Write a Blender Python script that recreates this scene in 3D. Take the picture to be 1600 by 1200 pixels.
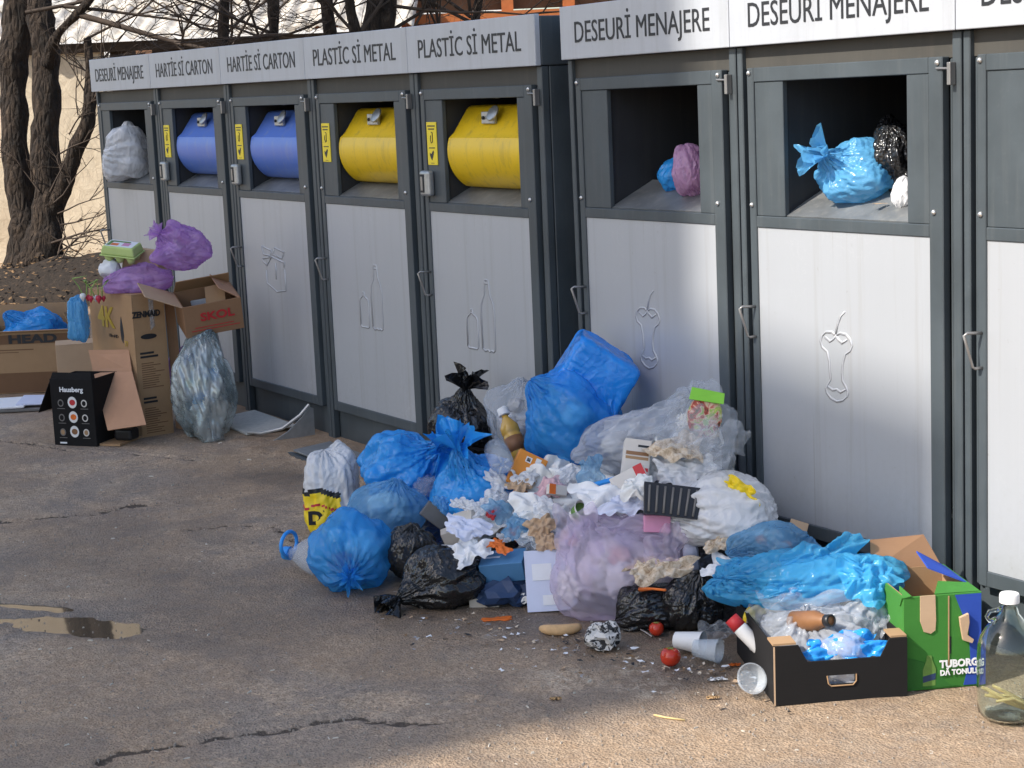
import bpy, bmesh, math, random
import numpy as np
from mathutils import Vector, Matrix, noise as mn
for o in list(bpy.data.objects): bpy.data.objects.remove(o)
S = bpy.context.scene
COL = S.collection
R = math.radians
# ------------------------------------------------------------ camera
FPX = 2712.0; PITCH, ROLL, YAW = .1703, -.0431, .5691
CAM = np.array([10.658, -3.807, 1.708])
_cy, _sy, _cp, _sp = math.cos(YAW), math.sin(YAW), math.cos(PITCH), math.sin(PITCH)
DV = np.array([-_cy*_cp, _sy*_cp, -_sp]); _r = np.cross(DV, [0, 0, 1]); _r /= np.linalg.norm(_r); _u = np.cross(_r, DV)
RV = math.cos(ROLL)*_r + math.sin(ROLL)*_u; UV = -math.sin(ROLL)*_r + math.cos(ROLL)*_u
cd = bpy.data.cameras.new('camera'); cam = bpy.data.objects.new('camera', cd); COL.objects.link(cam)
cam.matrix_world = Matrix(((RV[0], UV[0], -DV[0], CAM[0]), (RV[1], UV[1], -DV[1], CAM[1]), (RV[2], UV[2], -DV[2], CAM[2]), (0, 0, 0, 1)))
cd.sensor_width = 36; cd.lens = FPX/1600*36; cd.clip_start = .05; cd.clip_end = 2000
S.camera = cam
# ------------------------------------------------------------ sky, sun, exposure
SUN_EL = R(42); SUN_AZ = np.array([-.1, -1.0]); SUN_AZ /= np.linalg.norm(SUN_AZ)
W = bpy.data.worlds.new('World'); S.world = W; W.use_nodes = True
_n = W.node_tree.nodes; _n.clear()
_o = _n.new('ShaderNodeOutputWorld'); _b = _n.new('ShaderNodeBackground'); _s = _n.new('ShaderNodeTexSky')
_s.sky_type = 'NISHITA'; _s.sun_disc = False; _s.sun_elevation = SUN_EL
_s.sun_rotation = math.atan2(SUN_AZ[0], SUN_AZ[1]); _s.air_density = 1.0; _s.dust_density = 1.6; _s.ozone_density = 1.0
_b.inputs['Strength'].default_value = .15
W.node_tree.links.new(_s.outputs[0], _b.inputs[0]); W.node_tree.links.new(_b.outputs[0], _o.inputs[0])
sl = bpy.data.lights.new('sun', 'SUN'); sl.energy = 3.9; sl.angle = R(.53); sl.color = (1, .945, .86)
sun = bpy.data.objects.new('sun', sl); COL.objects.link(sun)
sd = Vector((SUN_AZ[0]*math.cos(SUN_EL), SUN_AZ[1]*math.cos(SUN_EL), math.sin(SUN_EL)))
sun.rotation_euler = sd.to_track_quat('Z', 'Y').to_euler(); sun.location = (0, -30, 40)
S.view_settings.view_transform = 'Standard'; S.view_settings.look = 'None'
S.view_settings.exposure = .72; S.view_settings.gamma = 1; S.view_settings.use_curve_mapping = False
# ------------------------------------------------------------ pixel helpers: directions only, distance from what is touched
def ray(px, py): return DV + RV*(px-800)/FPX + UV*(600-py)/FPX
def G(px, py, z=0.): v = ray(px, py); return CAM + v*((z-CAM[2])/v[2])
def Y(px, py, y=0.): v = ray(px, py); return CAM + v*((y-CAM[1])/v[1])
def D(px, py, w): return CAM + ray(px, py)*w
# ------------------------------------------------------------ materials
MATS = {}
class NT:
    def __init__(s, name):
        s.m = bpy.data.materials.new(name); s.m.use_nodes = True; s.t = s.m.node_tree; s.t.nodes.clear()
        s.out = s.t.nodes.new('ShaderNodeOutputMaterial')
    def n(s, typ, **kw):
        x = s.t.nodes.new('ShaderNode'+typ)
        for k, v in kw.items():
            if k.startswith('i_'):
                key = k[2:]; key = int(key) if key.isdigit() else key.replace('_', ' ')
                x.inputs[key].default_value = v
            else: setattr(x, k, v)
        return x
    def l(s, a, b): s.t.links.new(a, b); return b
    def coord(s, scale=(1, 1, 1), kind='Object'):
        c = s.n('TexCoord'); m = s.n('Mapping'); m.inputs['Scale'].default_value = scale
        s.l(c.outputs[kind], m.inputs[0]); return m.outputs[0]
    def noise(s, vec, scale, detail=4, rough=.55, dist=0):
        x = s.n('TexNoise'); x.inputs['Scale'].default_value = scale; x.inputs['Detail'].default_value = detail
        x.inputs['Roughness'].default_value = rough; x.inputs['Distortion'].default_value = dist; s.l(vec, x.inputs['Vector']); return x.outputs[0]
    def ramp(s, fac, stops):
        x = s.n('ValToRGB'); e = x.color_ramp.elements
        while len(e) < len(stops): e.new(.5)
        for el, (p, c) in zip(e, stops): el.position = p; el.color = (*c, 1) if len(c) == 3 else c
        s.l(fac, x.inputs[0]); return x.outputs[0]
    def mix(s, fac, a, b, mode='MIX'):
        x = s.n('Mix', data_type='RGBA', blend_type=mode)
        for sock, v in ((x.inputs[0], fac), (x.inputs[6], a), (x.inputs[7], b)):
            if isinstance(v, (int, float)): sock.default_value = v
            elif isinstance(v, tuple): sock.default_value = (*v, 1) if len(v) == 3 else v
            else: s.l(v, sock)
        return x.outputs[2]
    def math(s, op, a, b=None, clamp=False):
        x = s.n('Math', operation=op); x.use_clamp = clamp
        for i, v in enumerate((a, b)):
            if v is None: continue
            if isinstance(v, (int, float)): x.inputs[i].default_value = v
            else: s.l(v, x.inputs[i])
        return x.outputs[0]
    def bump(s, h, strength=.3, dist=.01):
        x = s.n('Bump'); x.inputs['Strength'].default_value = strength; x.inputs['Distance'].default_value = dist; s.l(h, x.inputs['Height']); return x.outputs[0]
    def bsdf(s, col, rough=.5, metal=0, normal=None, spec=.5, trans=0, ior=1.45, alpha=None, coat=0, sheen=0, sub=0):
        p = s.n('BsdfPrincipled')
        def put(k, v):
            if isinstance(v, (int, float)): p.inputs[k].default_value = v
            elif isinstance(v, tuple): p.inputs[k].default_value = (*v, 1)
            else: s.l(v, p.inputs[k])
        put('Base Color', col); put('Roughness', rough); put('Metallic', metal); put('Specular IOR Level', spec); put('IOR', ior)
        if trans: put('Transmission Weight', trans)
        if coat: put('Coat Weight', coat); p.inputs['Coat Roughness'].default_value = .15
        if sheen: put('Sheen Weight', sheen)
        if normal is not None: s.l(normal, p.inputs['Normal'])
        return p.outputs[0]
    def done(s, sh): s.l(sh, s.out.inputs['Surface']); MATS[s.m.name] = s.m; return s.m

def painted(name, col, rough=.45, dirt=(.12, .1, .08), amt=.25, var=.12, scale=5, bump=.0, metal=0, coat=0, streak=True):
    """paint or plastic with soft tonal variation, vertical run marks and specks"""
    t = NT(name); v = t.coord((1, 1, 1)); vs = t.coord((9, 9, .5))
    a = t.noise(v, scale, 5); b = t.noise(vs, 3.0, 6, .65); c = t.noise(v, 60, 3, .7)
    base = t.mix(t.ramp(a, [(.3, (0, 0, 0)), (.7, (1, 1, 1))]), tuple(x*(1-var) for x in col), tuple(min(1, x*(1+var)) for x in col))
    if streak: base = t.mix(t.math('MULTIPLY', t.ramp(b, [(.52, (0, 0, 0)), (.75, (1, 1, 1))]), amt), base, dirt)
    base = t.mix(t.math('MULTIPLY', t.ramp(c, [(.6, (0, 0, 0)), (.78, (1, 1, 1))]), amt*.7), base, dirt)
    rr = t.math('ADD', t.math('MULTIPLY', a, .25), rough-.12)
    return t.done(t.bsdf(base, rr, metal, t.bump(c, bump, .003) if bump else None, coat=coat))
def plain(name, col, rough=.6, metal=0, var=.1, scale=20, bump=.1, coat=0, sheen=0):
    t = NT(name); v = t.coord(); a = t.noise(v, scale, 5, .6)
    base = t.mix(a, tuple(x*(1-var*1.6) for x in col), tuple(min(1, x*(1+var*1.6)) for x in col))
    return t.done(t.bsdf(base, rough, metal, t.bump(a, bump, .004) if bump else None, coat=coat, sheen=sheen))
# ------------------------------------------------------------ mesh building
def link(name, me, mat=None, parent=None, loc=None, rot=None, smooth=False):
    o = bpy.data.objects.new(name, me); COL.objects.link(o)
    if mat is not None and not me.materials:
        me.materials.append(mat if not isinstance(mat, str) else MATS[mat])
    if smooth is True: me.shade_smooth()
    elif smooth: me.shade_smooth(); me.set_sharp_from_angle(angle=R(smooth))
    if parent is not None: o.parent = parent
    if loc is not None: o.location = loc
    if rot is not None: o.rotation_euler = rot
    return o
def mesh_np(V, F):
    me = bpy.data.meshes.new('m'); V = np.asarray(V, np.float32); F = np.asarray(F, np.int32); k = F.shape[1]
    me.vertices.add(len(V)); me.vertices.foreach_set('co', V.ravel())
    me.loops.add(F.size); me.loops.foreach_set('vertex_index', F.ravel())
    me.polygons.add(len(F)); me.polygons.foreach_set('loop_start', np.arange(0, F.size, k, dtype=np.int32))
    me.update(calc_edges=True); me.validate(); return me
class MB:
    def __init__(s): s.v = []; s.f = []
    def add(s, V, F): n = len(s.v); s.v += [tuple(map(float, p)) for p in V]; s.f += [tuple(i+n for i in q) for q in F]; return s
    def box(s, x0, x1, y0, y1, z0, z1):
        V = [(x0, y0, z0), (x1, y0, z0), (x1, y1, z0), (x0, y1, z0), (x0, y0, z1), (x1, y0, z1), (x1, y1, z1), (x0, y1, z1)]
        return s.add(V, [(0, 3, 2, 1), (4, 5, 6, 7), (0, 1, 5, 4), (1, 2, 6, 5), (2, 3, 7, 6), (3, 0, 4, 7)])
    def slab(s, quad, th, nrm=None):
        """thin plate: four corners given counter-clockwise seen from the front, thickness behind"""
        q = [np.array(p, float) for p in quad]; n = np.cross(q[1]-q[0], q[3]-q[0]); n /= np.linalg.norm(n)+1e-12
        b = [p-n*th for p in q]
        return s.add(q+b, [(0, 1, 2, 3), (7, 6, 5, 4), (0, 4, 5, 1), (1, 5, 6, 2), (2, 6, 7, 3), (3, 7, 4, 0)])
    def prism(s, poly, fa, fb):
        """poly 2d; fa, fb map 2d -> 3d for the two ends"""
        n = len(poly); V = [fa(*p) for p in poly]+[fb(*p) for p in poly]
        return s.add(V, [tuple(range(n))[::-1], tuple(range(n, 2*n))]+[(i, (i+1) % n, n+(i+1) % n, n+i) for i in range(n)])
    def tube(s, pts, rad, sides=8, caps=True, flat=None):
        P = [np.array(p, float) for p in pts]; n = len(P); rad = [rad]*n if isinstance(rad, (int, float)) else list(rad)
        ref = np.array([0, 0, 1.]) if flat is None else np.array(flat, float); V = []; F = []
        pu = None
        for i in range(n):
            t = P[min(i+1, n-1)]-P[max(i-1, 0)]; t /= np.linalg.norm(t)+1e-12
            if pu is None:
                u = np.cross(t, ref)
                if np.linalg.norm(u) < .05: u = np.cross(t, [1., 0, 0])
            else: u = pu-t*(pu@t)
            u /= np.linalg.norm(u)+1e-12; pu = u; w = np.cross(t, u)
            for k in range(sides):
                a = 2*math.pi*k/sides; V.append(P[i]+rad[i]*(u*math.cos(a)+w*math.sin(a)))
        for i in range(n-1):
            for k in range(sides): F.append((i*sides+k, i*sides+(k+1) % sides, (i+1)*sides+(k+1) % sides, (i+1)*sides+k))
        if caps: F += [tuple(range(sides))[::-1], tuple(range((n-1)*sides, n*sides))]
        return s.add(V, F)
    def lathe(s, prof, seg=24, M=None):
        V = []; F = []; n = len(prof)
        for r, z in prof:
            for k in range(seg): a = 2*math.pi*k/seg; V.append((r*math.cos(a), r*math.sin(a), z))
        for i in range(n-1):
            for k in range(seg): F.append((i*seg+k, i*seg+(k+1) % seg, (i+1)*seg+(k+1) % seg, (i+1)*seg+k))
        if prof[0][0] > 1e-6: F.append(tuple(range(seg))[::-1])
        if prof[-1][0] > 1e-6: F.append(tuple(range((n-1)*seg, n*seg)))
        if M is not None: V = [tuple(M @ Vector(p)) for p in V]
        return s.add(V, F)
    def build(s, name, mat, parent=None, loc=None, rot=None, smooth=False, bevel=0, seg=2):
        me = bpy.data.meshes.new('m'); me.from_pydata(s.v, [], s.f); me.update()
        o = link(name, me, mat, parent, loc, rot, smooth)
        if bevel:
            b = o.modifiers.new('bevel', 'BEVEL'); b.width = bevel; b.segments = seg; b.limit_method = 'ANGLE'; b.angle_limit = R(40)
        return o
def thing(name, label, cat, loc=(0, 0, 0), rot=(0, 0, 0), group=None):
    o = bpy.data.objects.new(name, None); COL.objects.link(o); o.location = loc; o.rotation_euler = rot; o.empty_display_size = .1
    return tag(o, label, cat, group)
def tag(o, label, cat, group=None):
    o['label'] = label; o['category'] = cat
    if group: o['group'] = group
    return o
def structure(o): o['kind'] = 'structure'; return o
_TXT = {}
def text_mesh(s, size=1., sx=1., extrude=.0015, bold=0, align='CENTER'):
    c = bpy.data.curves.new('t', 'FONT'); c.body = s; c.size = size; c.align_x = align; c.align_y = 'CENTER'; c.extrude = extrude; c.offset = bold; c.resolution_u = 3
    o = bpy.data.objects.new('t', c); COL.objects.link(o); bpy.context.view_layer.update()
    me = bpy.data.meshes.new_from_object(o); bpy.data.objects.remove(o); bpy.data.curves.remove(c)
    for v in me.vertices: v.co.x *= sx
    return me
def text_on(s, parent, mat, P, ux, uz, size, sx=1., bold=0, name='lettering', lift=.0015):
    """lettering centred at P in the plane spanned by ux (reading direction) and uz (up)"""
    me = text_mesh(s, size, sx, .0008, bold); ux = Vector(ux).normalized(); uz = Vector(uz); uz = (uz-ux*uz.dot(ux)).normalized(); n = ux.cross(uz)
    M = Matrix((ux, uz, n)).transposed().to_4x4(); M.translation = Vector(P)+n*lift; me.transform(M)
    return link(name, me, mat, parent)
# ------------------------------------------------------------ ground
def ground_material():
    t = NT('asphalt'); v = t.coord()
    at = {}
    for k in ('crack', 'wet', 'dirt', 'pale'):
        a = t.n('Attribute', attribute_name=k); at[k] = a.outputs['Fac']
    big = t.noise(v, .9, 5, .6); mid = t.noise(v, 6, 6, .65); fine = t.noise(v, 60, 5, .7); grit = t.noise(v, 220, 3, .7)
    vo = t.n('TexVoronoi'); vo.inputs['Scale'].default_value = 85; t.l(v, vo.inputs['Vector'])
    vo2 = t.n('TexVoronoi'); vo2.inputs['Scale'].default_value = 130; t.l(v, vo2.inputs['Vector'])
    c = t.mix(t.ramp(big, [(.35, (0, 0, 0)), (.65, (1, 1, 1))]), (0.377, 0.299, 0.233), (0.459, 0.347, 0.243))
    c = t.mix(t.ramp(mid, [(.4, (0, 0, 0)), (.68, (1, 1, 1))]), c, (0.534, 0.387, 0.263))
    stone = t.ramp(vo.outputs['Color'], [(.12, (0.544, 0.499, 0.436)), (.6, (1, 1, 1)), (1, (1.6, 1.55, 1.45))])
    c = t.mix(.6, c, stone, 'MULTIPLY')
    pz = t.noise(v, 2.3, 6, .7, .8); c = t.mix(t.math('MULTIPLY', t.ramp(pz, [(.47, (0, 0, 0)), (.56, (1, 1, 1))]), .45), c, (.2, .18, .165)); py_ = t.noise(v, 3.6, 6, .7, .5); c = t.mix(t.math('MULTIPLY', t.ramp(py_, [(.54, (0, 0, 0)), (.66, (1, 1, 1))]), .5), c, (.46, .36, .26))
    c = t.mix(t.math('MULTIPLY', t.ramp(t.noise(v, 130, 2, .6), [(.36, (1, 1, 1)), (.42, (0, 0, 0))]), .6), c, (.07, .055, .045))
    c = t.mix(t.math('MULTIPLY', t.ramp(grit, [(.62, (0, 0, 0)), (.72, (1, 1, 1))]), .5), c, (0.556, 0.444, 0.319))
    c = t.mix(t.math('MULTIPLY', t.ramp(fine, [(.58, (0, 0, 0)), (.72, (1, 1, 1))]), .5), c, (0.121, 0.091, 0.068))
    dn = t.math('MULTIPLY', at['dirt'], t.ramp(t.noise(v, 14, 6, .7), [(.3, (0.302, 0.277, 0.242)), (.7, (1, 1, 1))]), True)
    c = t.mix(dn, c, t.mix(fine, (0.181, 0.117, 0.069), (0.411, 0.271, 0.160)))
    pn = t.math('MULTIPLY', at['pale'], t.ramp(t.noise(v, 26, 6, .75, 1.2), [(.46, (0, 0, 0)), (.6, (1, 1, 1))]), True)
    c = t.mix(t.math('MULTIPLY', pn, .8), c, (0.665, 0.554, 0.426))
    wn = t.math('MULTIPLY', at['wet'], t.ramp(t.noise(v, 9, 5, .7), [(.3, (0.605, 0.554, 0.484)), (.6, (1, 1, 1))]), True)
    c = t.mix(t.math('MULTIPLY', wn, .62), c, (0.073, 0.055, 0.042))
    ck = t.ramp(t.math('ADD', at['crack'], t.math('MULTIPLY', t.math('SUBTRACT', fine, .5), .9)), [(.45, (0, 0, 0)), (.62, (1, 1, 1))])
    c = t.mix(t.math('MULTIPLY', ck, .85), c, (0.054, 0.041, 0.031))
    rough = t.math('SUBTRACT', .88, t.math('MULTIPLY', wn, .5))
    h = t.math('ADD', t.math('MULTIPLY', vo2.outputs[0], .9), t.math('ADD', t.math('MULTIPLY', fine, 1.4), t.math('MULTIPLY', mid, 2.2)))
    h = t.math('SUBTRACT', h, t.math('MULTIPLY', ck, .8))
    return t.done(t.bsdf(c, rough, 0, t.bump(h, .6, .009), spec=.4))
ground_material()
def seg_dist(X, Yy, pts):
    d = np.full(X.shape, 1e9)
    for a, b in zip(pts[:-1], pts[1:]):
        ax, ay = a; bx, by = b; L = (bx-ax)**2+(by-ay)**2+1e-9
        t = np.clip(((X-ax)*(bx-ax)+(Yy-ay)*(by-ay))/L, 0, 1); d = np.minimum(d, np.hypot(X-ax-t*(bx-ax), Yy-ay-t*(by-ay)))
    return d
def gpx(*pp): return [tuple(G(*p)[:2]) for p in pp]
def np_noise(X, Yy, f, seed=0, oct=4):
    rng = np.random.RandomState(seed); out = np.zeros(X.shape); amp = 1.; tot = 0
    for o in range(oct):
        for k in range(5):
            a = rng.rand()*6.283; ph = rng.rand()*6.283; ff = f*(.7+.7*rng.rand()); out += amp*np.sin((X*math.cos(a)+Yy*math.sin(a))*ff*6.283+ph)/5
        tot += amp; amp *= .55; f *= 2.1
    return out/tot*1.9
def build_ground():
    def axis(lo, hi, st, far):
        a = list(np.arange(lo, hi+1e-6, st)); s = st; x = lo
        pre = []
        while x > -far: s *= 1.35; x -= s; pre.append(x)
        s = st; x = hi; post = []
        while x < far: s *= 1.35; x += s; post.append(x)
        return np.array(pre[::-1]+a+post)
    xs = axis(-1., 8.4, .016, 160); ys = axis(-2.9, .25, .0125, 160)
    X, Yy = np.meshgrid(xs, ys); nx, ny = len(xs), len(ys)
    Z = .006*np_noise(X, Yy, .35, 3)+.0025*np_noise(X, Yy, 2.2, 5)
    near = np.clip(1-(np.maximum(np.abs(X-4)-6, 0)+np.maximum(np.abs(Yy+1.2)-2.5, 0))/6, 0, 1); Z *= near
    nz = np_noise(X, Yy, 3.5, 11); nz2 = np_noise(X, Yy, 11, 12)
    crack = np.zeros(X.shape); wet = np.zeros(X.shape); dirt = np.zeros(X.shape); pale = np.zeros(X.shape)
    for pts, w in ((gpx((-40, 818), (80, 809), (160, 800), (215, 790), (250, 786)), .02), (gpx((60, 1225), (190, 1182), (300, 1160), (420, 1142), (500, 1128), (560, 1120), (620, 1130), (690, 1128)), .017),
                   (gpx((290, 830), (350, 823), (420, 821), (455, 836), (470, 850)), .013), (gpx((0, 690), (120, 705), (250, 712), (330, 722)), .013)):
        d = seg_dist(X+.035*nz+.02*nz2, Yy+.035*nz2, pts); w2 = w*(1+.7*nz); crack = np.maximum(crack, np.exp(-(d/np.maximum(w2, .004))**2)*np.clip(.9+.5*nz2, .45, 1)); crack = np.maximum(crack, .5*np.exp(-((d-w*3)/(w*2.2))**2)*np.clip(nz2*1.6, 0, 1)); Z -= .008*np.exp(-(d/(w*1.1))**2); Z += .005*np.exp(-((d-w*2.2)/(w*1.2))**2)
    # shallow puddles at the kerbless edge of the yard
    pud = []
    for (cx, cy), rx, ry, ang in ((G(140, 975)[:2], .4, .11, 36), (G(52, 944)[:2], .26, .04, 36)):
        ca, sa = math.cos(R(ang)), math.sin(R(ang)); dx, dy = X-cx, Yy-cy; e = np.hypot((dx*ca+dy*sa)/rx, (-dx*sa+dy*ca)/ry)+.22*nz+.1*nz2
        Z -= .022*np.clip(1.25-e, 0, 1.); wet = np.maximum(wet, np.clip(1.9-e, 0, 1)*.7)
    # damp and dirt along the cabinets and round the heap
    base = gpx((560, 930), (700, 960), (860, 975), (1000, 990), (1130, 1030))
    d = seg_dist(X, Yy, base)+.06*nz; wet = np.maximum(wet, np.clip(1.25-d/.36, 0, 1))
    d = seg_dist(X, Yy, gpx((420, 740), (470, 748)))+.03*nz; wet = np.maximum(wet, np.clip(1.2-d/.22, 0, 1))
    d = seg_dist(X, Yy, gpx((240, 965), (420, 980), (520, 960)))+.06*nz; wet = np.maximum(wet, np.clip(1.2-d/.32, 0, 1)*.7)
    wet = np.maximum(wet, np.clip(-.1+.7*np_noise(X, Yy, .42, 57)+.25*nz, 0, .5)*near)
    d = seg_dist(X, Yy, gpx((0, 885), (180, 880), (300, 905), (420, 930)))+.1*nz; wet = np.maximum(wet, np.clip(1.1-d/.35, 0, 1)*.6)
    edge = np.clip((Yy+.42+.10*nz+.04*nz2)/.12, 0, 1)*(X < 4.8)*(X > 1.6); dirt = np.maximum(dirt, edge); Z += .018*edge
    dirt = np.maximum(dirt, np.clip((-.4-X+.3*nz)/.5, 0, 1)*np.clip((Yy+.7+.3*nz)/.4, 0, 1))
    dirt = np.maximum(dirt, np.clip(1-(seg_dist(X, Yy, gpx((900, 1010), (1060, 1070), (1200, 1110)))+.05*nz)/.2, 0, 1)*.8)
    dirt = np.maximum(dirt, np.clip((X-6.6)/.5, 0, 1)*.75)
    dirt = np.maximum(dirt, np.clip(.35+.9*np_noise(X, Yy, .5, 21), 0, .55)*near)
    for p, rr in (((880, 1062), .12), ((990, 1040), .13), ((1010, 1075), .12), ((775, 988), .08), ((720, 982), .07), ((560, 938), .09), ((960, 1000), .05)):
        g = G(*p); d = np.hypot((X-g[0])*1.0, Yy-g[1])+.04*nz; pale = np.maximum(pale, np.clip(1.2-d/rr, 0, 1))
    pale = np.maximum(pale, np.clip(np_noise(X, Yy, .8, 31)-.55, 0, .6)*near)
    V = np.stack([X, Yy, Z], -1).reshape(-1, 3); i = np.arange((ny-1)*nx).reshape(ny-1, nx)[:, :-1].ravel()
    me = mesh_np(V, np.stack([i, i+1, i+nx+1, i+nx], 1))
    for k, a in (('crack', crack), ('wet', wet), ('dirt', dirt), ('pale', pale)):
        at = me.attributes.new(k, 'FLOAT', 'POINT'); at.data.foreach_set('value', a.astype(np.float32).ravel())
    structure(link('ground', me, 'asphalt', smooth=True))
build_ground()
t = NT('puddle_water'); v = t.coord(); t.done(t.bsdf((.11, .08, .052), .04, 0, t.bump(t.noise(v, 9, 2), .05, .004), spec=.7, ior=1.4))
for k, (p, rx, ry) in enumerate((((140, 975), .5, .13), ((52, 944), .36, .085))):
    c = G(*p); m = MB(); n = 40; ca, sa = math.cos(R(36)), math.sin(R(36))
    ring = []
    for i in range(n):
        a = 2*math.pi*i/n; q = 1+.08*math.sin(3*a+k)+.05*math.sin(7*a); x, y = rx*q*math.cos(a), ry*q*math.sin(a); ring.append((c[0]+x*ca-y*sa, c[1]+x*sa+y*ca, -.0125-.001*k))
    m.add(ring, [tuple(range(n))]); structure(m.build('puddle', 'puddle_water'))
# stones and chips on the tarmac (uncountable)
def scatter_grit():
    rng = random.Random(4)
    for name, mat, cnt, s0, s1, lab in (('gravel', plain('grit_stone', (.3, .26, .22), .9, var=.35, scale=40), 2200, .001, .0034, 0), ('litter_flecks', plain('pale_flecks', (.55, .5, .42), .8, var=.2, scale=30), 260, .0012, .0045, 1)):
        m = MB()
        for i in range(cnt):
            px, py = rng.uniform(-40, 1620), rng.uniform(640, 1230); g = G(px, py)
            if g[1] > -.05: continue
            s = rng.uniform(s0, s1); a = rng.uniform(0, 6.28); z = -.002
            if lab:
                L = s*rng.uniform(1, 3.2); q = [(-L, -s*.6), (L*.8, -s*.5), (L, s*.4), (-L*.7, s*.6)]; h = s*.25
            else:
                q = [(-s, -s*.8), (s*.9, -s), (s, s*.7), (-s*.8, s)]; h = s*.9
            ca, sa = math.cos(a), math.sin(a); lo = [(g[0]+x*ca-y*sa, g[1]+x*sa+y*ca, z) for x, y in q]; hi = [(g[0]+(x*ca-y*sa)*.7, g[1]+(x*sa+y*ca)*.7, z+.004+h*rng.uniform(.6, 1.2)) for x, y in q]
            m.add(lo+hi, [(4, 5, 6, 7), (0, 1, 5, 4), (1, 2, 6, 5), (2, 3, 7, 6), (3, 0, 4, 7)])
        o = m.build(name, mat); o['kind'] = 'stuff'
        o['label'] = 'small stones lying loose on the brown tarmac' if not lab else 'pale chips and straw bits strewn over the tarmac'; o['category'] = 'gravel' if not lab else 'litter'
scatter_grit()

# ------------------------------------------------------------ block of flats that shades the row (stands across the yard, behind the photographer)
painted('render_cream', (.62, .57, .5), .8, amt=.2); painted('concrete_grey', (.4, .39, .37), .85, amt=.3)
t = NT('window_glass'); t.done(t.bsdf((.03, .035, .04), .06, 0, spec=.6))
TANE = math.tan(SUN_EL)
def sun_at(x, z, y):
    """point at depth y on the sun ray through facade point (x, 0, z)"""
    k = -y/abs(SUN_AZ[1]); return (x+SUN_AZ[0]*k, y, z+TANE*k)
def flats():
    yf = -18.; T = thing('apartment_building', 'tall cream block of flats across the yard with a lower stepped end', 'building', (0, yf, 0))
    xl = sun_at(-3.3, 0, yf)[0]; xr = sun_at(5.9, 0, yf)[0]; zt = sun_at(0, 4.5, yf)[2]
    sh = lambda x, y: x+SUN_AZ[0]/abs(SUN_AZ[1])*-y-.02*(y < 0)
    MB().prism([(xl, 0), (xr, 0), (sh(xr, -9), -9), (xl, -9)][::-1], lambda x, y: (x, y, -.1), lambda x, y: (x, y, zt)).build('wall', 'render_cream', T)
    MB().prism([(xl-.2, 0), (xr, 0), (sh(xr, -9), -9), (xl-.2, -9)][::-1], lambda x, y: (x, y, zt+.002), lambda x, y: (x, y, zt+.25)).build('roof', 'concrete_grey', T)
    a = sun_at(5.9, .875, yf); b = sun_at(7.08, .70, yf)
    MB().prism([(a[0]+.002, -.1), (b[0], -.1), (b[0], b[2]), (a[0]+.002, a[2])], lambda x, z: (x, -.001, z), lambda x, z: (sh(x, -9), -9, z)).build('stepped_wing', 'render_cream', T)
    for fl in range(7):
        for k in range(4):
            x = xl+1.2+k*2.25; z = 1.1+fl*2.75
            if z+1.5 > zt: continue
            w = MB().box(x, x+1.25, -.02, .03, z, z+1.4).build('window', 'concrete_grey', T)
            MB().box(x+.06, x+.6, .031, .04, z+.06, z+1.34).build('pane', 'window_glass', w); MB().box(x+.66, x+1.19, .031, .04, z+.06, z+1.34).build('pane', 'window_glass', w)
flats()
# ------------------------------------------------------------ waste cabinets
painted('anthracite', (.062, .075, .083), .46, dirt=(.2, .2, .19), amt=.16, var=.2, scale=4)
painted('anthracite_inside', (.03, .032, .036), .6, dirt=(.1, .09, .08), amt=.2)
painted('header_brown', (.06, .056, .048), .6, amt=.2)
def panel_mat():
    t = NT('panel_grey'); v = t.coord(); vs = t.coord((14, 14, .35)); vb = t.coord((260, 260, 1.2))
    a = t.noise(v, 2.2, 4); s = t.noise(vs, 1.6, 6, .7); b = t.noise(vb, 1, 3); c = t.noise(v, 45, 4, .7)
    col = t.mix(a, (.415, .43, .45), (.47, .485, .505)); col = t.mix(t.math('MULTIPLY', b, .18), col, (.36, .36, .37))
    col = t.mix(t.math('MULTIPLY', t.ramp(s, [(.56, (0, 0, 0)), (.72, (1, 1, 1))]), .3), col, (.3, .27, .24))
    z = t.n('SeparateXYZ'); t.l(v, z.inputs[0])
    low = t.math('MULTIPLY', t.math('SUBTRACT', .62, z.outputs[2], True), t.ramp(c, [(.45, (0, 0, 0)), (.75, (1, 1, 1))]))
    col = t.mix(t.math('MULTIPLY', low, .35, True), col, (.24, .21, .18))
    col = t.mix(t.math('MULTIPLY', t.ramp(c, [(.66, (0, 0, 0)), (.76, (1, 1, 1))]), .3), col, (.24, .21, .18))
    sv = t.coord((40, 40, .5)); s2 = t.noise(sv, 1.3, 3, .5); col = t.mix(t.math('MULTIPLY', t.ramp(s2, [(.7, (0, 0, 0)), (.74, (1, 1, 1))]), .35), col, (.26, .23, .2))
    sm = t.noise(v, 9, 3, .5, 3.); col = t.mix(t.math('MULTIPLY', t.ramp(sm, [(.485, (0, 0, 0)), (.5, (1, 1, 1)), (.515, (0, 0, 0))]), t.math('MULTIPLY', t.ramp(a, [(.55, (0, 0, 0)), (.7, (1, 1, 1))]), .3)), col, (.66, .66, .67))
    t.done(t.bsdf(col, t.math('ADD', .34, t.math('MULTIPLY', s, .22)), .25, t.bump(b, .05, .001)))
panel_mat()
painted('sign_grey', (.46, .475, .5), .45, dirt=(.25, .24, .23), amt=.25, var=.05, metal=.1)
plain('letter_black', (.02, .021, .024), .5, bump=0); plain('bolt_steel', (.62, .6, .57), .3, .8, var=.1, bump=0)
plain('galvanised', (.42, .43, .43), .38, .65, var=.18, scale=30); plain('wire_steel', (.3, .29, .28), .4, .7)
painted('sill_metal', (.2, .21, .215), .42, dirt=(.34, .33, .3), amt=.6, var=.25, scale=8, metal=.3)
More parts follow.
